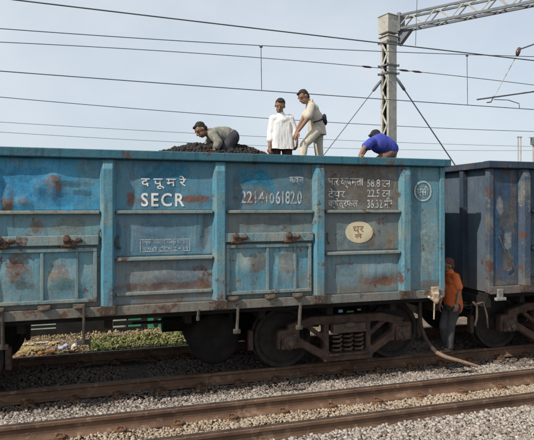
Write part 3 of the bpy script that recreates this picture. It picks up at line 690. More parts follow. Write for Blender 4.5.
# ------------------------------------------------------------------ people
SKIN = basic('skin_brown', (.27, .15, .095), (.225, .12, .075), 6, .55, 0, .1, spec=.35)
HAIR = basic('hair_black', (.012, .010, .010), (.03, .024, .02), 40, .6, 0, .5)
EYEW = basic('eye_white', (.38, .35, .32), None, 5, .3, 0, 0); DARK = basic('mouth_dark', (.12, .05, .04), None, 9, .6, 0, 0)
SHOE = basic('shoe_leather', (.05, .035, .025), None, 9, .6)
def frame(up, fwd):
    up = up.normalized(); fwd = (fwd-up*fwd.dot(up)).normalized(); side = fwd.cross(up).normalized()
    return Matrix((side, fwd, up)).transposed()          # columns: right side, forward, up
def hand(mb, wrist, d, palm, curl=.5, sc=1.0, thumb=1):
    d = d.normalized(); palm = (palm-d*palm.dot(d)).normalized(); sd = d.cross(palm).normalized()*thumb
    c = wrist+d*.045*sc
    Mx = Matrix((sd, palm, d)).transposed()
    mb.ell(c, (.040*sc, .018*sc, .052*sc), Mx)
    for k, (off, L) in enumerate(((.030, .072), (.010, .080), (-.010, .075), (-.029, .058))):
        p = wrist+d*.085*sc+sd*off*sc; a = .15
        for seg in range(3):
            a += curl*(.55+.12*k); q = p+(d*math.cos(a)+palm*math.sin(a))*L*sc/3*(1.15-.12*seg)
            mb.cap(p, .0092*sc-.0008*seg, q, .0086*sc-.0008*seg, 8); p = q
    p = wrist+d*.03*sc+sd*.034*sc; q = p+(d*.6+sd*.75+palm*.25).normalized()*.036*sc; r_ = q+(d*.85+palm*.45+sd*.1).normalized()*.03*sc
    mb.cap(p, .012*sc, q, .0105*sc, 8); mb.cap(q, .010*sc, r_, .009*sc, 8)
def person(label, J, face, headup, shirt, trous, sleeve='short', shirt_len=1.0, loose=.012, head_r=1.0, cap_=None, fat=1.0, tunic=0, curl=(.5, .5), seed=0, shoes=True):
    """J: joints in world space. One continuous body mesh; hair, shirt, trousers are its clothing parts"""
    base = (J['anL']+J['anR'])/2; base = Vector((base.x, base.y, min(J['anL'].z, J['anR'].z)-.07))
    root = thing('person', base, label, 'person')
    sh = (J['shL']+J['shR'])/2; hp = (J['hpL']+J['hpR'])/2
    up = (sh-hp).normalized(); side = (J['shR']-J['shL']).normalized(); side = (side-up*side.dot(up)).normalized(); fwd = up.cross(side)
    T = Matrix((side, fwd, up)).transposed(); L = (sh-hp).length
    hside = (J['hpR']-J['hpL']).normalized()
    def torso(mb, g, f_=1.0, low=0.0):
        w = fat*.86
        mb.ell(hp+up*(.02), (.165*w+g, .115*w+g, .12), T, 28)
        mb.ell(hp+up*L*.30, (.145*w+g, .105*w+g, .15), T, 28)
        mb.ell(hp+up*L*.62, (.165*w+g, .115*w+g, .17), T, 28)
        mb.ell(hp+up*L*.86, (.170*w+g, .100*w+g, .11), T, 28)
        mb.cap(J['shL']-side*0+up*-.01, .05+g, J['shR']+up*-.01, .05+g)
        mb.cap(hp+up*L*.9+fwd*.02, .09+g*.5, J['neck'], .06+g*.3)
    b = MB(); torso(b, 0)
    hc = J['head']; H = frame(headup, face); k = head_r
    def hl(x, y, z): return hc+H @ Vector((x*k, y*k, z*k))
    b.cap(J['neck']-up*.02, .058, hc+H @ Vector((0, -.02, -.06)), .050)
    b.ell(hl(0, -.008, .022), (.076*k, .096*k, .092*k), H, 20); b.ell(hl(0, .028, -.045), (.058*k, .062*k, .070*k), H, 18)
    b.ell(hl(0, .055, -.088), (.028*k, .024*k, .020*k), H, 12)
    b.cap(hl(0, .086, .012), .010*k, hl(0, .108, -.022), .015*k, 8); b.ell(hl(0, .098, -.030), (.020*k, .014*k, .010*k), H, 10)
    b.cap(hl(-.045, .072, .030), .012*k, hl(.045, .072, .030), .012*k, 8)
    b.ell(hl(-.080, -.005, -.008), (.010*k, .020*k, .032*k), H, 10); b.ell(hl(.080, -.005, -.008), (.010*k, .020*k, .032*k), H, 10)
    b.ell(hl(0, .088, -.060), (.026*k, .012*k, .010*k), H, 10)
    for s_ in 'LR':
        b.cap(J['sh'+s_], .048, J['el'+s_], .037); b.cap(J['el'+s_], .037, J['ha'+s_], .025)
        d = (J['ha'+s_]-J['el'+s_]).normalized(); inner = (hp-J['ha'+s_]); inner = inner if inner.length > .1 else fwd
        hand(b, J['ha'+s_], J.get('hd'+s_, d), J.get('hn'+s_, inner), curl[0 if s_ == 'L' else 1], .98, 1 if s_ == 'L' else -1)
        b.cap(J['hp'+s_], .085, J['kn'+s_], .054); b.cap(J['kn'+s_], .053, J['an'+s_]+(J['kn'+s_]-J['an'+s_])*.1, .040)
        ft = J.get('ft'+s_, fwd); ft = Vector((ft.x, ft.y, 0)).normalized() if Vector((ft.x, ft.y, 0)).length > .1 else Vector((1, 0, 0))
        b.cap(J['an'+s_]-Vector((0, 0, .02)), .04, J['an'+s_]+ft*.13-Vector((0, 0, .045)), .028)
    body = fuse('body', b, .0062, SKIN, root, org=base, it=2)
    for e in (-1, 1):
        MB().ell(hl(e*.032, .079, .004), (.010*k, .007*k, .0035*k), H, 10).build('eye', EYEW, root, smooth=True, org=base)
        MB().ell(hl(e*.032, .085, .004), (.0055*k, .0045*k, .0035*k), H, 8).build('pupil', HAIR, root, smooth=True, org=base)
    MB().ell(hl(0, .097, -.062), (.022*k, .005*k, .004*k), H, 10).build('mouth', DARK, root, smooth=True, org=base)
    h = MB(); h.ell(hl(0, -.026, .046), (.083*k, .090*k, .082*k), H, 20); h.ell(hl(0, -.048, .0), (.076*k, .062*k, .085*k), H, 18); h.ell(hl(0, .045, .095), (.055*k, .035*k, .022*k), H, 14)
    fuse('hair' if cap_ is None else 'head_cloth', h, .008, HAIR if cap_ is None else cap_, root, org=base, wob=.006, wscale=30)
    # clothes
    g = loose+.006; s = MB(); torso(s, g)
    if tunic:
        dn = J.get('tunic_down', -up)
        for q_ in (-1, -.5, 0, .5, 1):
            for w_ in (-.02, .02):
                s.cap(hp+up*L*.75+side*q_*.075+fwd*w_, .07+g, hp+dn*tunic+side*q_*.12+fwd*w_*4, .072+g)
    if shirt_len < 1:
        pass
    for s_ in 'LR':
        e_ = J['el'+s_]; a_ = J['sh'+s_]
        if sleeve == 'short':
            q = a_+(e_-a_)*.72; s.cap(a_, .058+g*.6, q, .060+g*.6)
        else:
            s.cap(a_, .056+g*.6, e_, .048+g*.6); q = e_+(J['ha'+s_]-e_)*(.45 if sleeve == 'rolled' else .92); s.cap(e_, .047+g*.6, q, .044+g*.5)
    J2 = J.get('shirt_extra', [])
    for a_, ra, b_, rb in J2: s.cap(a_, ra, b_, rb)
    fuse('shirt', s, .010, shirt, root, org=base, wob=.006, wscale=15, it=4, seed=seed, fold=.4, zmin=(J['hem']-base.z) if 'hem' in J else None)
    cm = MB(); nk = J['neck']; ax_ = (hc-nk).normalized()
    rot_ = frame(ax_, fwd); ring = [nk+ax_*(-.015)+rot_ @ Vector((.072*math.cos(a_), .072*math.sin(a_), -.02*math.sin(a_))) for a_ in np.linspace(.5*math.pi+.35, 2.5*math.pi-.35, 18)]
    cm.tube(ring, .015, 8); cm.build('collar', shirt, root, smooth=True, org=base)
    t = MB(); t.ell(hp+up*.0, (.170*fat+.01, .125*fat+.008, .11), T, 18)
    for s_ in 'LR':
        t.cap(J['hp'+s_], .098, J['kn'+s_], .068); t.cap(J['kn'+s_], .068, J['an'+s_]+(J['kn'+s_]-J['an'+s_])*.12, .062)
    for a_, ra, b_, rb in J.get('trouser_extra', []): t.cap(a_, ra, b_, rb)
    fuse('trousers', t, .010, trous, root, org=base, wob=.008, wscale=11, it=6, seed=seed+3, fold=.45)
    if shoes:
        for s_ in 'LR':
            ft = J.get('ft'+s_, fwd); ft = Vector((ft.x, ft.y, 0)).normalized() if Vector((ft.x, ft.y, 0)).length > .1 else Vector((1, 0, 0))
            m_ = MB(); m_.cap(J['an'+s_]-Vector((0, 0, .03))-ft*.02, .046, J['an'+s_]+ft*.14-Vector((0, 0, .05)), .036)
            fuse('shoe', m_, .01, SHOE, root, org=base)
    return root, base
def cloth(name, a, b=None, rough=.9, c3=None):
    m, n, p, v = newmat(name, rough, 0, .1)
    c = _mix(n, _ramp(n, _noise(n, v, 5, 6, .6), .35, .68), a, b or tuple(x*.82 for x in a))
    if c3: c = _mix(n, _ramp(n, _noise(n, v, 26, 3, .6, (5, 2, 1)), .55, .66, .6), c, c3)
    lk(n, c, p.inputs['Base Color'])
    w = n.nodes.new('ShaderNodeTexNoise'); w.inputs['Scale'].default_value = 9; w.inputs['Detail'].default_value = 3; w.inputs['Distortion'].default_value = 1.2
    mm = n.nodes.new('ShaderNodeMapping'); mm.inputs['Scale'].default_value = (1.6, 1.6, .55); mm.inputs['Rotation'].default_value = (.2, .5, 0)
    lk(n, v, mm.inputs[0]); lk(n, mm.outputs[0], w.inputs['Vector']); _bump(n, p, w.outputs[0], .55, .02)
    return m
# 1: bent man at the left, hands in the coal
y = -.75
J = dict(head=P(200.8, 130, y-.02), neck=P(208.5, 133, y), shL=P(212.5, 134.5, y-.16), shR=P(212, 134, y+.17), elL=P(218.5, 142.5, y-.24), elR=P(208, 144, y+.16),
         haL=P(214, 151, y-.24), haR=P(205, 150, y+.12), hpL=P(232, 138, y-.09), hpR=P(232.5, 137.5, y+.09), knL=P(225.5, 149, y-.18), knR=P(227, 149, y+.2),
         anL=P(238, 156, y-.16), anR=P(239, 155.5, y+.16), hdL=Vector((-.6, 0, -.8)), hdR=Vector((-.6, 0, -.8)), ftL=Vector((-1, 0, 0)), ftR=Vector((-1, 0, 0)))
J['shirt_extra'] = [(P(219, 134.5, y), .125, P(226, 135, y), .135), (P(226, 135, y), .13, P(232, 137.5, y), .12)]
person('bent man in a grey shirt reaching into the coal heap, leftmost of the men', J, Vector((-.72, -.30, -.80)), Vector((-.70, 0, .72)), cloth('shirt_grey_olive', (.25, .24, .20), (.17, .165, .14), c3=(.38, .37, .35)),
       cloth('trousers_charcoal', (.06, .06, .07)), 'rolled', loose=.022, seed=1)
# 2: man in white tunic, facing the viewer
y = -.45
J = dict(head=P(280, 105.8, y-.03), neck=P(281, 115, y), shR=P(273.5, 119, y), shL=P(289.5, 118.5, y), elR=P(270.5, 134, y-.02), elL=P(294.5, 131, y-.04), haR=P(269.5, 147, y-.12), haL=P(297, 141.5, y-.18),
         hpR=P(275.5, 150, y), hpL=P(287, 150, y), knR=P(275, 174, y-.03), knL=P(288, 174, y-.03), anR=P(275, 196, y), anL=P(289, 196, y), ftL=Vector((.1, -1, 0)), ftR=Vector((-.2, -1, 0)),
         hdL=Vector((-.1, -.1, -1)), hdR=Vector((0, -.1, -1)), tunic_down=Vector((0, 0, -1)))
J['hpR'].z += .10; J['hpL'].z += .10; J['hem'] = P(281, 149.8, y).z; J['knL'].y += .03; J['knR'].y += .03
person('standing man in a long loose white tunic facing the camera', J, Vector((-.35, -.75, -.55)), Vector((-.05, -.5, .9)), cloth('tunic_white', (.74, .74, .72), (.66, .66, .65)),
       cloth('trousers_maroon', (.10, .055, .05)), 'rolled', loose=.022, tunic=.14, fat=.97, seed=2)
# 3: man in khaki uniform, side-on, looking down to the left
y = -.55
J = dict(head=P(303.5, 97, y), neck=P(309.5, 102.5, y), shL=P(311.5, 106.5, y-.15), shR=P(312.5, 106.5, y+.17), elL=P(306.5, 120, y-.22), elR=P(303, 119, y+.05), haL=P(298, 131.5, y-.26), haR=P(297, 130, y-.08),
         hpL=P(316, 131, y-.08), hpR=P(317.5, 131, y+.09), knL=P(304, 145, y-.20), knR=P(319.5, 156, y+.10), anL=P(300.5, 169, y-.25), anR=P(322, 183, y+.14), ftL=Vector((-1, -.2, 0)), ftR=Vector((-1, -.1, 0)))
J['shirt_extra'] = [(P(315.5, 118, y), .13, P(317, 131, y), .145), (P(316.5, 126, y), .145, P(317.5, 135, y), .155)]; J['hem'] = P(318, 134, y-.1).z
KH = cloth('uniform_khaki', (.55, .50, .41), (.48, .43, .35)); KH2 = cloth('trousers_khaki', (.60, .54, .43), (.52, .46, .37))
r3, b3 = person('man in khaki uniform leaning forward with one leg raised', J, Vector((-.75, -.28, -.62)), Vector((-.60, 0, .8)), KH, KH2, 'short', loose=.018, seed=3)
m = MB(); m.tube([P(313, 122.5, y-.22), P(319, 120.5, y-.2), P(324.5, 118, y-.06)], .016, 8); m.ell(P(324.3, 118.5, y-.08), (.038, .05, .085)); m.ell(P(325.5, 122, y-.06), (.03, .04, .06))
fuse('belt', m, .01, cloth('belt_dark', (.04, .04, .055)), r3, org=b3)
# 4: man in violet-blue shirt crouching at the rim
y = -1.0
J = dict(head=P(375.5, 136.5, y-.02), neck=P(379, 139, y), shL=P(371.5, 141.5, y-.12), shR=P(377, 139, y+.2), elL=P(364, 148, y-.26), elR=P(366, 149, y+.15), haL=P(360, 155, y-.42), haR=P(361, 157, y+.1),
         hpL=P(389, 152.5, y-.05), hpR=P(391, 151.5, y+.15), knL=P(376, 163, y-.05), knR=P(377, 163, y+.3), anL=P(387, 176, y+.12), anR=P(389, 175, y+.33), hdL=Vector((-.3, -.6, -.7)), hdR=Vector((-.4, 0, -.9)), ftL=Vector((-1, 0, 0)), ftR=Vector((-1, 0, 0)))
J['head'] = P(376, 137.5, y)
J['shirt_extra'] = [(P(379, 143, y-.02), .17, P(387, 147.5, y), .16), (P(386, 146, y+.02), .16, P(391, 148.5, y+.02), .125)]
person('crouching man in a violet blue shirt gripping the rim of the wagon', J, Vector((-.8, .15, -.7)), Vector((-.75, .0, .75)), cloth('shirt_violet', (.075, .10, .42), (.055, .07, .32)),
       cloth('trousers_tan', (.27, .165, .11), (.2, .115, .08)), 'short', loose=.012, seed=4)
# 5: man in orange shirt between the wagons
y = -1.22
J = dict(head=P(448, 265.5, y+.02), neck=P(450, 272.5, y), shL=P(447.5, 277, y+.1), shR=P(455.5, 277, y-.13), elL=P(443, 292, y+.02), elR=P(459.5, 291, y-.16), haL=P(440, 303, y-.02), haR=P(457, 304, y-.2),
         hpL=P(449, 307, y+.06), hpR=P(455, 307, y-.08), knL=P(443, 327, y-.02), knR=P(450.5, 328, y-.1), anL=P(446.5, 347, y+.08), anR=P(449, 348.5, y-.05), ftL=Vector((-1, .1, 0)), ftR=Vector((-1, .1, 0)))
J['shirt_extra'] = [(P(451.5, 290, y), .15, P(453.5, 306, y), .155)]
person('man in an orange shirt standing in the gap between the two wagons', J, Vector((-.95, .25, -.35)), Vector((-.3, 0, 1)), cloth('shirt_orange', (.66, .17, .055), (.52, .12, .04)),
       cloth('trousers_slate', (.075, .072, .072), (.05, .048, .05)), 'short', loose=.012, cap_=cloth('head_cloth_dark', (.13, .06, .05)), seed=5)

# ------------------------------------------------------------------ hose on the ballast
def smooth_path(pts, n=8):
    out = []; pts = [Vector(p) for p in pts]; q = [pts[0]]+pts+[pts[-1]]
    for i in range(1, len(q)-2):
        for k in range(n):
            t = k/n; a, b_, c, d = q[i-1], q[i], q[i+1], q[i+2]
            out.append(.5*((2*b_)+(c-a)*t+(2*a-5*b_+4*c-d)*t*t+(3*b_-a-3*c+d)*t**3))
    out.append(pts[-1]); return out
hs = thing('hose', P(438, 352, -1.2), 'bent brown hose hanging from the wagon end onto the ballast', 'hose')
hb = Vector(hs.location)
pa = smooth_path([P(421.5, 293, -1.25), P(420, 310, -1.27), P(421, 326, -1.25), P(427, 341, -1.22), P(437, 353, -1.30)])
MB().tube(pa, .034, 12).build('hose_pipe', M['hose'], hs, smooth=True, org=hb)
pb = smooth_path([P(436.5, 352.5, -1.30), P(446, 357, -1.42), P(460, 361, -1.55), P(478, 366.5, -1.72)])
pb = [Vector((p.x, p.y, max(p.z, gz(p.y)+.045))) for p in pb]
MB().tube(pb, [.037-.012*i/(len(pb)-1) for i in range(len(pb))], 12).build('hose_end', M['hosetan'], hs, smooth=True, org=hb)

# ------------------------------------------------------------------ portal mast, boom, wires
mp_ = P(389, 206, 0); # mast position: pick the depth with Z about 16 m
YM = 5.5; mb0 = P(388.5, 200, YM); ztop = P(388.5, 36, YM).z; zc = P(388.5, 17, YM).z
gzm = gz(YM)-.2
mast = thing('portal_mast', (mb0.x, YM, gzm), 'cream lattice steel mast carrying the overhead portal boom', 'mast', rz=0)
ang = math.radians(-29.4+45)
RM_ = Matrix.Rotation(ang, 3, 'Z'); w = .158; Hh = ztop-gzm
m = MB()
for sx in (-1, 1):
    for sy in (-1, 1): m.box(RM_ @ Vector((sx*(w-.03), sy*(w-.03), Hh/2)), (.075, .075, Hh), RM_)
MB().box(RM_ @ Vector((w-.004, 0, Hh/2)), (.012, 2*w-.13, Hh), RM_).build('mast_shade_plate', basic('mast_shade_dark', (.07, .07, .07), (.05, .05, .05), 4, .8), mast); MB().box(RM_ @ Vector((0, w-.004, Hh/2)), (2*w-.13, .012, Hh), RM_).build('mast_shade_plate', bpy.data.materials['mast_shade_dark'], mast); m.box(RM_ @ Vector((0, -w-.012, Hh/2)), (2*w+.02, .012, Hh), RM_)  # dark colour of the back plates stands in for shade inside the mast
m.build('mast_frame', M['mast'], mast)
m = MB(); n = int(Hh/.36)
for face in (0,):
    for i in range(n):
        z0 = i*.36; s_ = 1 if i % 2 else -1
        for a_, b_ in (((-s_*(w-.05)), (s_*(w-.05))),):
            p0 = Vector((-w-.012, a_, z0)); p1 = Vector((-w-.012, b_, z0+.36))
            m.bar(RM_ @ p0, RM_ @ p1, .06, .02, RM_ @ Vector((1, 0, 0)))
m.build('mast_lacing', M['mast'], mast)
m = MB(); hz_ = zc-ztop
m.box(RM_ @ Vector((0, 0, Hh+hz_*.55)), (.46, .42, hz_*.9), RM_); m.box(RM_ @ Vector((0, 0, Hh+hz_*1.02)), (.50, .46, .03), RM_)
m.box(RM_ @ Vector((0, 0, Hh-.04)), (.48, .44, .04), RM_); m.box(RM_ @ Vector((0, 0, Hh-.16)), (.40, .38, .2), RM_)
m.build('mast_head', M['mast'], mast, bevel=.01)
for zz in (P(388, 66, YM).z-gzm, P(388, 74, YM).z-gzm, P(388, 43, YM).z-gzm):
    m = MB()
    for s_ in (-1, 1):
        m.box(RM_ @ Vector((0, s_*(w+.03), zz)), (2*w+.2, .03, .05), RM_); m.box(RM_ @ Vector((s_*(w+.03), 0, zz)), (.03, 2*w+.2, .05), RM_)
    m.build('clamp_band', M['truss'], mast)
# boom: box truss
b0 = P(399, 24, YM); dirb = Vector((.625, -.78, 0)); sdb = Vector((.78, .625, 0))
zt_, zl_ = P(400, 17.5, YM).z, P(400, 30.5, YM).z
boom = thing('portal_boom', b0, 'grey box truss boom running from the mast head to the top right', 'boom')
L_ = 12.0; hh = (zt_-zl_)/2; zm = (zt_+zl_)/2
m = MB()
for s_ in (-1, 1):
    for z_ in (-hh, hh): m.bar(sdb*s_*.16+Vector((0,0,z_)), dirb*L_+sdb*s_*.16+Vector((0,0,z_)), .055, .075 if z_ < 0 else .06)
ch = m.build('boom_chords', M['truss'], boom, org=Vector((0, 0, 0))); ch.location.z = zm-b0.z
m = MB(); n = 30; st_ = L_/n
for s_ in (-1, 1):
    for i in range(n):
        a_ = dirb*i*st_; b_ = dirb*(i+1)*st_; up_ = hh if i % 2 else -hh
        m.bar(a_+sdb*s_*.16+Vector((0,0,up_)), b_+sdb*s_*.16+Vector((0,0,-up_)), .03, .03)
for i in range(n):
    s_ = 1 if i % 2 else -1
    for z_ in (-hh, hh): m.bar(dirb*i*st_+sdb*s_*.16+Vector((0,0,z_)), dirb*(i+1)*st_-sdb*s_*.16+Vector((0,0,z_)), .025, .025)
lc = m.build('boom_lacing', M['mast'], boom); lc.location.z = zm-b0.z
m = MB(); pr = Vector((0, 0, 0))
m.box(dirb*.06+Vector((0,0,zm-b0.z)), (.10, .42, 2*hh+.16), Matrix((dirb, sdb, Vector((0,0,1)))).transposed())
m.prism([(0, 0), (.42, 0), (.05, -.42), (0, -.42)], lambda p, k: dirb*p[0]+sdb*(-.1 if k else .1)+Vector((0, 0, zl_-b0.z-.045+p[1])))
e_ = m.build('end_bracket', M['truss'], boom); recalc(e_)

def wire(pts, y, label, r=.013, ext=14, name='overhead_wire', sag=0, ext_l=None, mat=None, cat='wire', group='overhead wires'):
    q = [P(u, v, y) for u, v in pts]
    xs = np.array([a.x for a in q]); zs = np.array([a.z for a in q])
    cf = np.polyfit(xs, zs, 2 if len(pts) > 2 else 1)
    x0 = xs.min()-(ext_l if ext_l is not None else ext); x1 = xs.max()+ext
    o = thing(name, (xs.mean(), y, float(np.polyval(cf, xs.mean()))), label, cat, group)
    b = Vector(o.location)
    def zf(x):
        if x < xs.min(): d = np.polyval(np.polyder(cf), xs.min()); return float(np.polyval(cf, xs.min())+d*(x-xs.min()))
        if x > xs.max(): d = np.polyval(np.polyder(cf), xs.max()); return float(np.polyval(cf, xs.max())+d*(x-xs.max()))
        return float(np.polyval(cf, x))
    MB().tube([(x, y, zf(x)) for x in np.linspace(x0, x1, 40)], r, 6).build('strand', mat or M['wire'], o, smooth=True, org=b)
    o['fit'] = [float(q_) for q_ in cf]
    return o, b
wire([(0, -2), (270, 30), (534, 60.5)], 4.0, 'thick top wire crossing from upper left down to the right', .016)
w2, b2_ = wire([(0, 28.5), (270, 46), (467, 54.5)], 4.4, 'second wire from the top, joined by droppers to the wire below', .0105, ext=3)
for (u, va, vb) in ((261, 45.5, 90.5), (467, 54.5, 105.3)):
    MB().tube([P(u, va, 4.4), P(u+.6, vb, 4.4)], .010, 6).build('dropper', M['wire'], w2, org=b2_)
    MB().ell(P(u, va+1, 4.4), (.05, .025, .035)).build('clamp', M['wire'], w2, org=b2_)
w3, b3_ = wire([(0, 42), (270, 58.5), (534, 85)], 5.15, 'third wire from the top, fixed to the mast with insulators', .010)
for (u, v) in ((367, 64), (404, 68.5), (417, 70.2)):
    a = P(u, v, 5.15); a.z = float(np.polyval(list(w3['fit']), a.x)); MB().tube([a-Vector((.16, 0, -.012)), a-Vector((.08, 0, 0)), a, a+Vector((.08, 0, 0)), a+Vector((.16, 0, -.012))], [.015, .03, .032, .03, .015], 8).build('insulator', M['insul'], w3, org=b3_)
wire([(0, 71), (262, 90.5), (534, 109.5)], 4.4, 'contact wire at middle height held by the droppers', .012)
wire([(0, 97), (270, 118.5), (534, 131.5)], 12, 'wire passing behind the head of the man in white', .014)
wire([(0, 122), (270, 137), (534, 146.5)], 22, 'upper of the two lowest faint wires', .013)
wire([(0, 132), (270, 146), (534, 150.5)], 24, 'lowest faint wire just above the coal', .013)
wire([(418, -30), (415.5, 45.5)], 4.0, 'thin vertical wire hanging left of the boom', .009, ext=0, name='hanging_wire', group=None)
def guy(pts, y, label):
    a, b_ = P(*pts[0], y), P(*pts[1], y)
    d = b_-a; t = (gz(y)-a.z)/d.z; e = a+d*t
    o = thing('guy_wire', e, label, 'guy wire', 'mast guy wires')
    MB().tube([a, e], .02 if 'dark' in label else .012, 7).build('strand', M['wire'], o, org=Vector(e))
    m = MB().tube([a, a+d.normalized()*.12, a+d.normalized()*.42, a+d.normalized()*.46], [.025, .045, .045, .025], 9); m.build('insulator', M['truss'], o, org=Vector(e), smooth=True)
guy([(396.5, 78), (455, 165)], 5.4, 'dark guy wire from the mast down to the right')
guy([(381.5, 80), (333, 143)], 5.6, 'thin guy wire from the mast down to the left')
# cantilever at the right edge
o = thing('cantilever', P(518, 52, 4.2), 'insulated cantilever arm reaching in at the right edge', 'cantilever'); b = Vector(o.location)
MB().tube([P(540, 42, 4.2), P(520.5, 49, 4.2)], .022, 7).build('stay_tube', M['wire'], o, org=b)
MB().tube([P(519.5, 48, 4.2), P(518, 52, 4.2), P(517, 56, 4.2)], [.05, .07, .04], 9).build('insulator', M['insul'], o, org=b, smooth=True)
MB().tube([P(517.5, 54, 4.2), P(494, 97, 4.2)], .010, 6).build('register_arm', M['mast'], o, org=b)
MB().tube([P(477, 99.5, 4.2), P(545, 90, 4.2)], .022, 7).build('steady_arm', M['wire'], o, org=b)
MB().tube([P(494, 96, 4.2), P(491, 102, 4.2), P(487, 102.5, 4.2)], .02, 7).build('clip', M['wire'], o, org=b)
MB().tube([P(494, 99.5, 4.2), P(508, 100, 4.2), P(519, 103.5, 4.2), P(519.5, 108, 4.2)], .012, 6).build('wire_clamp', M['wire'], o, org=b)
# far twin posts and box
a = P(520, 162, 9); o = thing('signal_post', (a.x, 9, gz(9)), 'thin pale twin posts just above the navy wagon', 'post'); b = Vector(o.location)
for u in (518.2, 520.8): q = P(u, 137, 9); MB().tube([(q.x, 9, gz(9)), q], .024, 7).build('post', M['mast'], o, org=b)
MB().bar(P(517, 137, 9), P(522, 137, 9), .05, .04).build('cap', M['mast'], o, org=b)
a = P(533, 141, 9); o = thing('signal_box', (a.x, 9, gz(9)), 'small dark equipment box on a post at the right edge', 'signal'); b = Vector(o.location)
MB().box(a, (.10, .2, .32)).build('box', M['truss'], o, org=b, bevel=.01); MB().bar(P(529, 137.5, 9), P(536, 137.5, 9), .04, .03).build('arm', M['mast'], o, org=b)
MB().tube([(a.x+.06, 9.05, gz(9)), (a.x+.06, 9.05, a.z)], .03, 7).build('post', M['mast'], o, org=b)

# ------------------------------------------------------------------ beyond the track: litter, weeds, fence, shed
pts, s = scatter(9000, -5, 5.0, 1.7, 5.2, .02, .075, 21, .3, .03)
stones('rubble', pts, s, M['sandst'], 22, 'sunlit brown rubble and dry leaves beyond the far rail', 'rubble', .5)
LEAF = basic('weed_leaf', (.09, .15, .035), (.16, .17, .06), 4, .8, 0, 0, spec=.2)
def blades(name, n, x0, x1, y0, y1, h0, h1, mat, seed, label, cat, dens=None):
    rg = np.random.default_rng(seed); m = MB()
    for i in range(n):
        x = rg.uniform(x0, x1); y = rg.uniform(y0, y1)
        if dens and mnoise.noise(Vector((x*1.1, y*1.5, seed))) < dens: continue
        z = gz(y); h = rg.uniform(h0, h1); a = rg.uniform(0, 6.28); l = rg.uniform(.2, 1.0)*h; w_ = rg.uniform(.008, .022)
        dx, dy = math.cos(a), math.sin(a)
        m.add([(x-dy*w_, y+dx*w_, z), (x+dy*w_, y-dx*w_, z), (x+dx*l*.5+dy*w_*1.4, y+dy*l*.5-dx*w_*1.4, z+h*.7), (x+dx*l*.5-dy*w_*1.4, y+dy*l*.5+dx*w_*1.4, z+h*.7), (x+dx*l, y+dy*l, z+h*.85)], [(0, 1, 2, 3), (3, 2, 4)])
    o = m.build(name, mat); return tag(o, label, cat, kind='stuff')
blades('weeds', 3000, -.6, 4.5, 2.9, 4.6, .03, .10, LEAF, 31, 'low green weeds growing beyond the far rail', 'weeds', .0)
blades('dry_grass', 5500, -5.0, 4.5, 2.6, 5.4, .02, .09, basic('dry_grass', (.36, .27, .14), (.25, .18, .09), 4, .9, 0, 0), 33, 'straw coloured dry grass and litter beyond the far rail', 'dry grass', -.15)
def lump(name, u, v, y, rad, col, label, cat, seed, group=None):
    a = P(u, v, y); a.z = gz(y); m = MB(); rr = random.Random(seed)
    for k in range(7): m.ell(a+Vector((rr.uniform(-.7, .7)*rad[0], rr.uniform(-.6, .6)*rad[1], rad[2]*rr.uniform(.2, .8))), (rad[0]*rr.uniform(.3, .6), rad[1]*rr.uniform(.3, .6), rad[2]*rr.uniform(.3, .6)))
    o = fuse(name, m, .012, basic(name+'_%d' % seed, col, tuple(x*.7 for x in col), 12, .85), None, org=a, wob=.016, wscale=22, seed=seed); o.location = a
    return tag(o, label, cat, group)
lump('leaf_pile', 30, 341, 3.6, (.34, .2, .12), (.36, .27, .13), 'pile of dry yellow leaves at the far left under the train', 'leaf pile', 41)
lump('cloth_heap', 47, 343, 3.3, (.17, .12, .09), (.60, .26, .10), 'crumpled orange cloth lying on the litter', 'cloth', 42)
lump('plastic_bag', 64, 338, 3.6, (.12, .1, .11), (.40, .42, .55), 'pale bluish plastic bag beside the white sack', 'bag', 43)
lump('sack', 75.5, 336, 3.6, (.09, .09, .13), (.62, .60, .52), 'small upright white sack left of the dark door stop', 'sack', 44)
lump('rag', 82, 346.5, 3.0, (.09, .07, .04), (.6, .54, .47), 'pale pink rag lying flat by the far rail', 'rag', 45)
lump('paper_scrap', 69, 348, 2.9, (.08, .06, .035), (.65, .6, .52), 'white paper scrap nearest the far rail', 'paper', 46)
lump('brown_rag', 20, 344, 3.2, (.13, .1, .05), (.30, .16, .09), 'dark brown rag left of the leaf pile', 'rag', 47)
lump('carton', 54, 337.5, 4.2, (.15, .1, .07), (.42, .30, .17), 'crushed brown carton behind the orange cloth', 'carton', 48)
lump('plastic_sheet', 38, 336, 4.4, (.3, .15, .04), (.55, .47, .34), 'pale flat plastic sheet behind the leaf pile', 'plastic sheet', 49)
lump('red_scrap', 71, 342, 3.3, (.06, .05, .05), (.36, .10, .08), 'small red scrap between the bag and the paper scrap', 'scrap', 50)
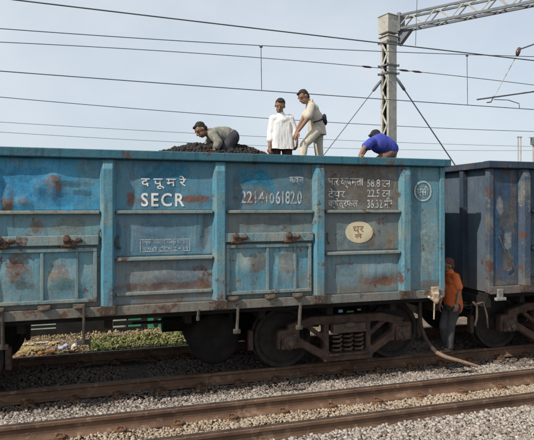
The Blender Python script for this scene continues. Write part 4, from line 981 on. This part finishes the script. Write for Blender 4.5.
# dark boundary fence with gaps, and green sheds behind it
fn = thing('boundary_fence', (0, 5.6, gz(5.6)), 'dark low boundary fence with narrow gaps seen beneath the wagon', 'fence'); b = Vector(fn.location)
FD = basic('fence_dark', (.014, .013, .012), (.022, .02, .018), 4, .9)
gzf = gz(5.6)-.05
def fx(u): return P(u, 325, 5.6).x
for (u0, u1) in ((-60, 18), (56, 113), (141, 147.5), (153.5, 158), (175, 185), (190.5, 334), (343, 347), (358, 640)):
    MB().b2(fx(u0), fx(u1), 5.57, 5.63, gzf, .35).build('fence_panel', FD, fn, org=b)
for (u0, u1, sl_) in ((18, 56, ((300, 324.5), (325.8, 328.3), (329.8, 345))), (113, 141, ((300, 318.5), (320.5, 325), (327, 345))), (147.5, 153.5, ((300, 318), (322, 324), (331, 345))), (158, 175, ((300, 318), (321, 323.5), (330, 345))), (185, 190.5, ((300, 321), (329, 345)))):
    for va, vb in sl_:
        za, zb = P((u0+u1)/2, vb, 5.6).z, P((u0+u1)/2, va, 5.6).z
        MB().b2(fx(u0)+.003, fx(u1)-.003, 5.58, 5.62, max(za, gzf), min(zb, .35)).build('fence_board', FD, fn, org=b)
sh_ = thing('green_shed', (0, 9.5, -2.3), 'bright green shed wall glimpsed through the gaps of the fence', 'shed'); b = Vector(sh_.location)
GR = basic('green_sheet', (.045, .30, .15), (.035, .22, .11), 2, .6, 0, .1)
MB().b2(-1.9+2.3, 6.0, 9.5, 12.5, -2.3, 1.4).build('wall', GR, sh_, org=b)
MB().b2(.3, 6.1, 9.4, 12.6, 1.41, 1.5).build('roof', M['mast'], sh_, org=b)
ws = thing('white_shed', (-4, 9.6, -2.3), 'whitish low shed left of the green shed, seen through fence slits', 'shed'); b = Vector(ws.location)
MB().b2(-9, .28, 9.6, 12.5, -2.3, 1.3).build('wall', basic('white_sheet', (.5, .5, .46), (.30, .42, .34), 2, .7, 0, .1), ws, org=b)
MB().b2(-9.1, .24, 9.5, 12.6, 1.31, 1.4).build('roof', M['mast'], ws, org=b)
